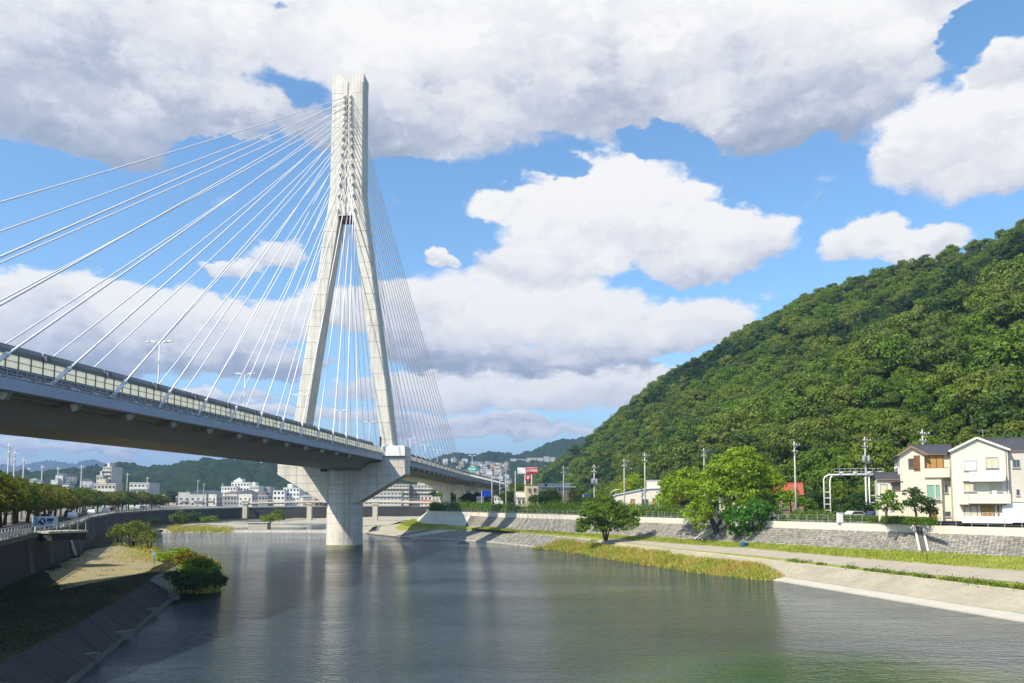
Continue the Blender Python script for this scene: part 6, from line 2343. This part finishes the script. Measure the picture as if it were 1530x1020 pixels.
# footbridge behind the pier
fb = empty('footbridge'); tag(fb, 'long low pale footbridge crossing the river far behind the pylon', 'footbridge')
A_, B_, C_, D_ = V3(X(368, 392), 392, 9.0), V3(X(470, 380), 380, 9.9), V3(X(580, 362), 362, 9.9), V3(X(690, 335), 335, 9.4)
line = resample([A_, B_, C_, D_], 30)
b = MB(); b.loft([[p + V3(0, -1.6, .1) for p in line], [p + V3(0, -1.65, -.55) for p in line], [p + V3(0, -.7, -1.0) for p in line], [p + V3(0, .7, -1.0) for p in line], [p + V3(0, 1.65, -.55) for p in line], [p + V3(0, 1.6, .1) for p in line]], closed=False)
b.build('girder', weathered('pinkish_concrete', (.50, .44, .38), .1, .2, .8, .01, .3), fb)
b = MB(); b.loft([[p + V3(0, 1.6, .1) for p in line], [p + V3(0, -1.6, .1) for p in line]]); b.build('walkway', M['path'], fb)
for sy in (-1.5, 1.5):
    b = MB(); b.tube([p + V3(0, sy, 1.1) for p in line], .06, 5); b.tube([p + V3(0, sy, .6) for p in line], .04, 5); b.build('handrail', M['galv'], fb)
for px, d in ((367, 388), (463, 381), (561, 365), (655, 345)):
    b = MB(); z1 = 8.9; b.box((0, 0, z1 / 2), (2.2, 2.2, z1)); b.box((0, 0, z1 - .3), (3.2, 3.0, .7)); o = b.build('pier', M['concrete_pale'], fb); o.location = V3(X(px, d), d, 0)


# ------------------------------------------------------------------ the town behind
WALLS = [weathered('town_wall_white', (.55, .54, .50), .15, .2, .8), weathered('town_wall_cream', (.50, .45, .35), .15, .2, .8), weathered('town_wall_grey', (.33, .33, .32), .15, .2, .8), weathered('town_wall_tan', (.40, .30, .21), .15, .2, .8)]
ROOFS = [plain('town_roof_slate', (.11, .12, .14), .7), plain('town_roof_brown', (.20, .13, .10), .7), plain('town_roof_grey', (.30, .31, .33), .7), plain('town_roof_blue', (.16, .24, .34), .6)]
WINM = M['glass']


def small_house(w_, d_, h, wi, ri, kind, seed):
    r_ = random.Random(seed)
    b = MB()
    b.box((0, 0, h / 2), (w_, d_, h), 0, 0)
    if kind == 0:
        rs = h + w_ * .22
        b.prism([(-w_ / 2 - .4, h - .1), (w_ / 2 + .4, h - .1), (0, rs)], (1, 0, 0), (0, 0, 1), (0, -d_ / 2 - .4, 0), (0, d_ + .8, 0), 1)
    elif kind == 1:
        rs = h + d_ * .2
        b.prism([(-d_ / 2 - .4, h - .1), (d_ / 2 + .4, h - .1), (0, rs)], (0, 1, 0), (0, 0, 1), (-w_ / 2 - .4, 0, 0), (w_ + .8, 0, 0), 1)
    elif kind == 2:
        x0, y0 = w_ / 2 + .4, d_ / 2 + .4
        b.add([(-x0, -y0, h), (x0, -y0, h), (x0, y0, h), (-x0, y0, h), (-w_ * .18, 0, h + 1.7), (w_ * .18, 0, h + 1.7)], [(0, 1, 5, 4), (1, 2, 5), (2, 3, 4, 5), (3, 0, 4), (3, 2, 1, 0)], 1)
    else:
        b.box((0, 0, h + .15), (w_ + .2, d_ + .2, .3), 0, 0)
        b.box((w_ * .2, 0, h + .8), (w_ * .25, d_ * .3, 1.2), 0, 1)
    fl = max(1, int(h / 2.9))
    for f in range(fl):
        nx = max(2, int(w_ / 2.6))
        for k in range(nx):
            x = -w_ / 2 + (k + .5) * w_ / nx
            if r_.random() < .15: continue
            b.box((x, -d_ / 2, 1.5 + f * 2.8), (r_.choice((.9, 1.4, 1.7)), .10, 1.2), 0, 2)
        for k in range(2):
            b.box((w_ / 2, -d_ / 4 + k * d_ / 2, 1.5 + f * 2.8), (.10, 1.2, 1.1), 0, 2)
            b.box((-w_ / 2, -d_ / 4 + k * d_ / 2, 1.5 + f * 2.8), (.10, 1.2, 1.1), 0, 2)
        if f and r_.random() < .6:
            b.box((0, -d_ / 2 - .5, 1.4 + f * 2.8 - .7), (w_ * .6, 1.0, .9), 0, 0)
    return b.mesh('town_house', [WALLS[wi], ROOFS[ri], WINM])


HM = []
rnd = random.Random(15)
for k in range(14):
    kind = (0, 1, 2, 1, 0, 3, 2)[k % 7]
    HM.append((small_house(rnd.uniform(6, 9.5), rnd.uniform(6, 8.5), rnd.choice((5.4, 5.6, 8.0)) if kind != 3 else rnd.choice((8.0, 8.6)), (0, 1, 0, 2, 3, 0)[k % 6], (0, 2, 1, 0, 3)[k % 5], kind, k), k))
KD = ['gabled', 'low ridged', 'hip roofed', 'ridged', 'gabled', 'flat roofed', 'hip roofed']
WD = ['white', 'cream', 'white', 'grey', 'tan', 'white']
RD = ['slate', 'grey', 'brown', 'slate', 'blue']
taken = []
cnt = 0
tries = 0
while cnt < 210 and tries < 9000:
    tries += 1
    px = rnd.uniform(165, 700)
    d = rnd.uniform(485, 1000) if px < 480 else rnd.uniform(540, 1000)
    x = X(px, d)
    if px < 250 and d < 360: continue
    if d < 500:
        lt_ = by_depth(L_TOP, [d])[0]
        if x > lt_.x - 9: continue
    if any((x - a) ** 2 + (d - b) ** 2 < 11 ** 2 for a, b in taken): continue
    taken.append((x, d))
    me, k = rnd.choice(HM)
    o = link('town_house', me)
    o.location = (x, d, 6.45)
    o.rotation_euler = (0, 0, rnd.choice((0, .15, -.3, .5, 1.2, 1.57)))
    zone = ('behind cherry trees', 'left of hotel', 'near the hotel', 'behind factory halls', 'behind bridge pier', 'right of pier', 'behind balconied blocks', 'behind approach piers')[0 if px < 240 else 1 if px < 325 else 2 if px < 405 else 3 if px < 450 else 4 if px < 540 else 5 if px < 570 else 6 if px < 640 else 7]
    row = 'front row' if d < 560 else 'second row' if d < 660 else 'middle rows' if d < 780 else 'far rows' if d < 890 else 'farthest row'
    tag(o, '%s %s house, %s roof, %s of town, %s' % (WD[k % 6], KD[k % 7], RD[k % 5], row, zone), 'house', 'small town houses, type %s, %s, %s' % (WORDS[k], row, zone))
    cnt += 1
print('TOWN', cnt)


def block(px0, px1, ytop, d, depth, floors, label, wm, bays, zb=6.5, name='apartment_block', roofbox=True, balconies=True, rz=0.0):
    x0, x1 = X(px0, d), X(px1, d)
    w_ = x1 - x0
    h = HC + (746 - ytop) * d / 1190.0 - zb
    e = empty(name, V3(x0, d, zb), rz); tag(e, label, 'building')
    b = MB(); b.box((w_ / 2, depth / 2, h / 2), (w_, depth, h)); b.build('wall', wm, e)
    b = MB(); b.box((w_ / 2, depth / 2, h + .2), (w_ + .4, depth + .4, .4)); b.build('roof_edge', WALLS[0], e)
    if roofbox:
        b = MB(); b.box((w_ * .3, depth / 2, h + 1.6), (min(5, w_ * .3), depth * .5, 2.4)); b.build('stair_tower', wm, e)
    fh = h / floors
    wb_ = MB(); wb_.box((0, 0, 0), (w_ / bays * .55, .12, fh * .45)); wmesh = wb_.mesh('window', WINM)
    for f in range(floors):
        for k in range(bays):
            o = link('window', wmesh, e); o.location = ((k + .5) * w_ / bays, -.02, (f + .55) * fh)
        if balconies:
            b = MB(); b.box((w_ / 2, -.75, f * fh + .45 * fh * .5 + .1), (w_ - .4, .12, fh * .36)); b.box((w_ / 2, -.42, f * fh + .1), (w_ - .4, .75, .14)); b.build('balcony', WALLS[0], e)
    return e


block(143, 152, 711, 430, 10, 6, 'lower left wing of the white stepped apartment tower', WALLS[0], 2, name='tower_wing', balconies=False)
block(152, 165, 698, 434, 12, 10, 'tallest white apartment tower in the left background', WALLS[0], 3, name='apartment_tower')
block(139, 172, 723, 426, 8, 3, 'low white block with green roof edge in front of the apartment tower', WALLS[1], 6, name='office_block')
block(193, 222, 722, 400, 12, 4, 'white flat block right of the apartment tower', WALLS[0], 5, roofbox=False)
block(330, 352, 727, 560, 14, 4, 'left wing of the bright white hotel', M['white_paint'], 5, name='hotel_wing', roofbox=False, balconies=False)
e = block(345, 372, 721, 566, 16, 5, 'bright white hotel with a stepped roof before the wooded hill', M['white_paint'], 6, name='hotel', balconies=False)
b = MB(); b.box((4, 5, 16.2), (6, 6, 3.2)); b.tube([(4, 5, 17.5), (4, 5, 19.6)], [2.0, .5], 10); b.build('roof_turret', M['white_paint'], e)
block(372, 386, 726, 562, 14, 4, 'middle wing of the bright white hotel with vertical fins', M['white_paint'], 6, name='hotel_wing', balconies=False)
block(386, 403, 728, 575, 14, 4, 'right grey windowed wing of the bright white hotel', WALLS[0], 6, name='hotel_wing', balconies=False, roofbox=False)
block(408, 425, 733, 520, 14, 3, 'low white factory hall left of the pier', M['white_paint'], 3, name='factory', balconies=False, roofbox=False)
block(423, 447, 729, 526, 16, 4, 'tall white factory hall left of the pier', M['white_paint'], 5, name='factory', balconies=False)
block(335, 400, 741, 505, 10, 2, 'long low grey building with strip windows before the hotel', WALLS[2], 14, name='long_building', roofbox=False, balconies=False)
block(568, 611, 724, 520, 11, 5, 'long balconied apartment block seen just right of the pier', WALLS[1], 9)
block(614, 662, 725, 528, 11, 5, 'second long balconied apartment block nearer the approach piers', WALLS[1], 10)
block(545, 600, 735, 500, 9, 3, 'low balconied block in front of the long apartment blocks', WALLS[0], 10, roofbox=False)
for px0, px1, yt, d, c, lab in ((628, 645, 741, 470, 'red_sign', 'low building with red signboard by the footbridge end'), (712, 722, 743, 330, 'white_board', 'white low building seen under the viaduct'), (738, 752, 742, 320, 'white_board', 'white low building right of the viaduct piers'), (645, 662, 743, 450, 'cream', 'cream low building at the footbridge end')):
    e = block(px0, px1, yt, d, 9, 2, lab, M['cream2'], 3, name='shop', roofbox=False, balconies=False)
    b = MB(); b.box((X(px1, d) / 2 - X(px0, d) / 2, -.4, 3.0), ((X(px1, d) - X(px0, d)) * .9, .3, 1.3)); b.build('signboard', M[c], e)

# houses on the far hillsides
dg = bpy.context.evaluated_depsgraph_get()
from mathutils.bvhtree import BVHTree
def drop(obs, x, y):
    best = None
    for bv in obs:
        h = bv.ray_cast(V3(x, y, 800), V3(0, 0, -1))
        if h[0] is not None and (best is None or h[0].z > best): best = h[0].z
    return 6.5 if best is None else max(best, 6.5)


BV = [BVHTree.FromObject(bpy.data.objects[n], dg) for n in ('far_hill_left', 'far_hill_right')]
cnt = tries = 0
while cnt < 60 and tries < 4000:
    tries += 1
    px = rnd.uniform(20, 135); d = rnd.uniform(700, 1020)
    x = X(px, d)
    if any((x - a) ** 2 + (d - b) ** 2 < 15 ** 2 for a, b in taken): continue
    if mnoise.noise(V3(x * .01, d * .01, 7)) < .0: continue
    taken.append((x, d))
    me, k = rnd.choice(HM)
    o = link('hillside_house', me); o.location = (x, d, drop(BV, x, d) + .2); o.rotation_euler = (0, 0, rnd.uniform(-.5, .5)); o.scale = (1.3, 1.3, 1.3)
    zone = 'left of third pole' if px < 60 else 'between poles' if px < 95 else 'left of white tower'
    row = 'lower' if d < 820 else 'upper'
    tag(o, '%s %s house, %s roof, %s slope behind cherry trees, %s' % (WD[k % 6], KD[k % 7], RD[k % 5], row, zone), 'house', 'left hillside houses, type %s, %s, %s' % (WORDS[k], row, zone)); cnt += 1
cnt = tries = 0
while cnt < 150 and tries < 6000:
    tries += 1
    px = rnd.uniform(655, 760); d = rnd.uniform(1150, 1620)
    x = X(px, d)
    if any((x - a) ** 2 + (d - b) ** 2 < 14 ** 2 for a, b in taken): continue
    taken.append((x, d))
    me, k = rnd.choice(HM)
    o = link('hillside_house', me); o.location = (x, d, drop(BV, x, d) + .2); o.rotation_euler = (0, 0, rnd.uniform(-.5, .5)); o.scale = (1.3, 1.3, 1.4)
    zone = 'near last cables' if px < 685 else 'above viaduct lamp' if px < 712 else 'above green sign' if px < 738 else 'left of red sign'
    row = 'lowest' if d < 1270 else 'middle' if d < 1400 else 'upper' if d < 1510 else 'highest'
    tag(o, '%s %s house, %s roof, %s on far slope, %s' % (WD[k % 6], KD[k % 7], RD[k % 5], row, zone), 'house', 'far hillside houses, type %s, %s, %s' % (WORDS[k], row, zone)); cnt += 1
for px0, px1, yt, yb, lab in ((762, 772, 685, 691, 'cream slab at the left end of the far hill terrace of flats'), (773, 786, 686, 691, 'grey white slab second in the far hill terrace of flats'), (787, 802, 684, 690, 'pink white slab in the middle of the far hill terrace of flats'), (803, 812, 684, 690, 'white slab in the right half of the far hill terrace of flats'),
                             (813, 821, 682, 690, 'tall white slab fourth in the terrace of flats'), (822, 830, 683, 690, 'small slab at the right end of the far hill terrace of flats'), (700, 720, 690, 697, 'long pale slab above the viaduct end'), (724, 742, 691, 697, 'long white slab above the green sign')):
    d = 1500
    for dd in range(1200, 1900, 20):
        if HC + (746 - yb) * dd / 1190.0 <= drop(BV, X((px0 + px1) / 2, dd), dd): d = dd; break
    zb = HC + (746 - yb) * d / 1190.0 - 6
    block(px0, px1, yt, d, 14, 4, lab, WALLS[0], 6, zb=zb, name='hillside_flats', roofbox=False, balconies=False)

# tall trees between the town and the bend, and knolls
TK = []
for k, mt in enumerate(('leaf_mid', 'leaf_dark', 'leaf_hill')):
    TK.append((crown_mesh('crown', M[mt], 4.0, 4.0, 14, 40, .6, 600 + k), trunk_mesh('trunk', 5, .25, 3, 2, 610 + k, -4)))
rnd = random.Random(5)
for k in range(46):
    px, d = rnd.uniform(165, 700), rnd.uniform(520, 1000)
    if k < 16: px, d = rnd.uniform(640, 760), rnd.uniform(300, 520)
    if k > 36: px, d = rnd.uniform(60, 250), rnd.uniform(420, 800)
    x = X(px, d)
    if k < 16 and px < 690: d = 480 + k
    if 640 < px < 735 and d < 470: px = 745 + rnd.uniform(0, 30)
    x = X(px, d)
    cr, tr = TK[k % 3]
    s = rnd.uniform(.8, 1.5)
    e = one_tree(V3(x, d, 6.6 + 3.6 * s), '%s green tree standing between the houses of the town' % ('mid', 'dark', 'soft')[k % 3], 'tree', cr, tr, 'town_tree', rnd.uniform(0, 6), 'trees between the town houses, %s' % ('mid green', 'dark', 'soft green')[k % 3], s)
# bush mass in shade under the viaduct
for k in range(14):
    px, d = rnd.uniform(672, 738), rnd.uniform(345, 420)
    cr, tr = TK[1]
    one_tree(V3(X(px, d), d, 9.6), 'dark tree in the shade under the viaduct, %s from the approach pier' % WORDS[k], 'tree', cr, tr, 'shade_tree', rnd.uniform(0, 6), 'dark trees under the viaduct', rnd.uniform(.8, 1.2))

# ------------------------------------------------------------------ air
hz = MB(); hz.box((0, 4100, 195), (15200, 10600, 400))
m, t = base_mat('haze_air')
pv = t.n('ShaderNodeVolumePrincipled')
pv.inputs['Color'].default_value = (.42, .62, 1.0, 1)
pv.inputs['Density'].default_value = HAZE
pv.inputs['Anisotropy'].default_value = .2
o_ = t.n('ShaderNodeOutputMaterial'); t.put(o_.inputs['Volume'], pv.outputs[0])
o = hz.build('haze', m); o['kind'] = 'stuff'
o.location.z = 0
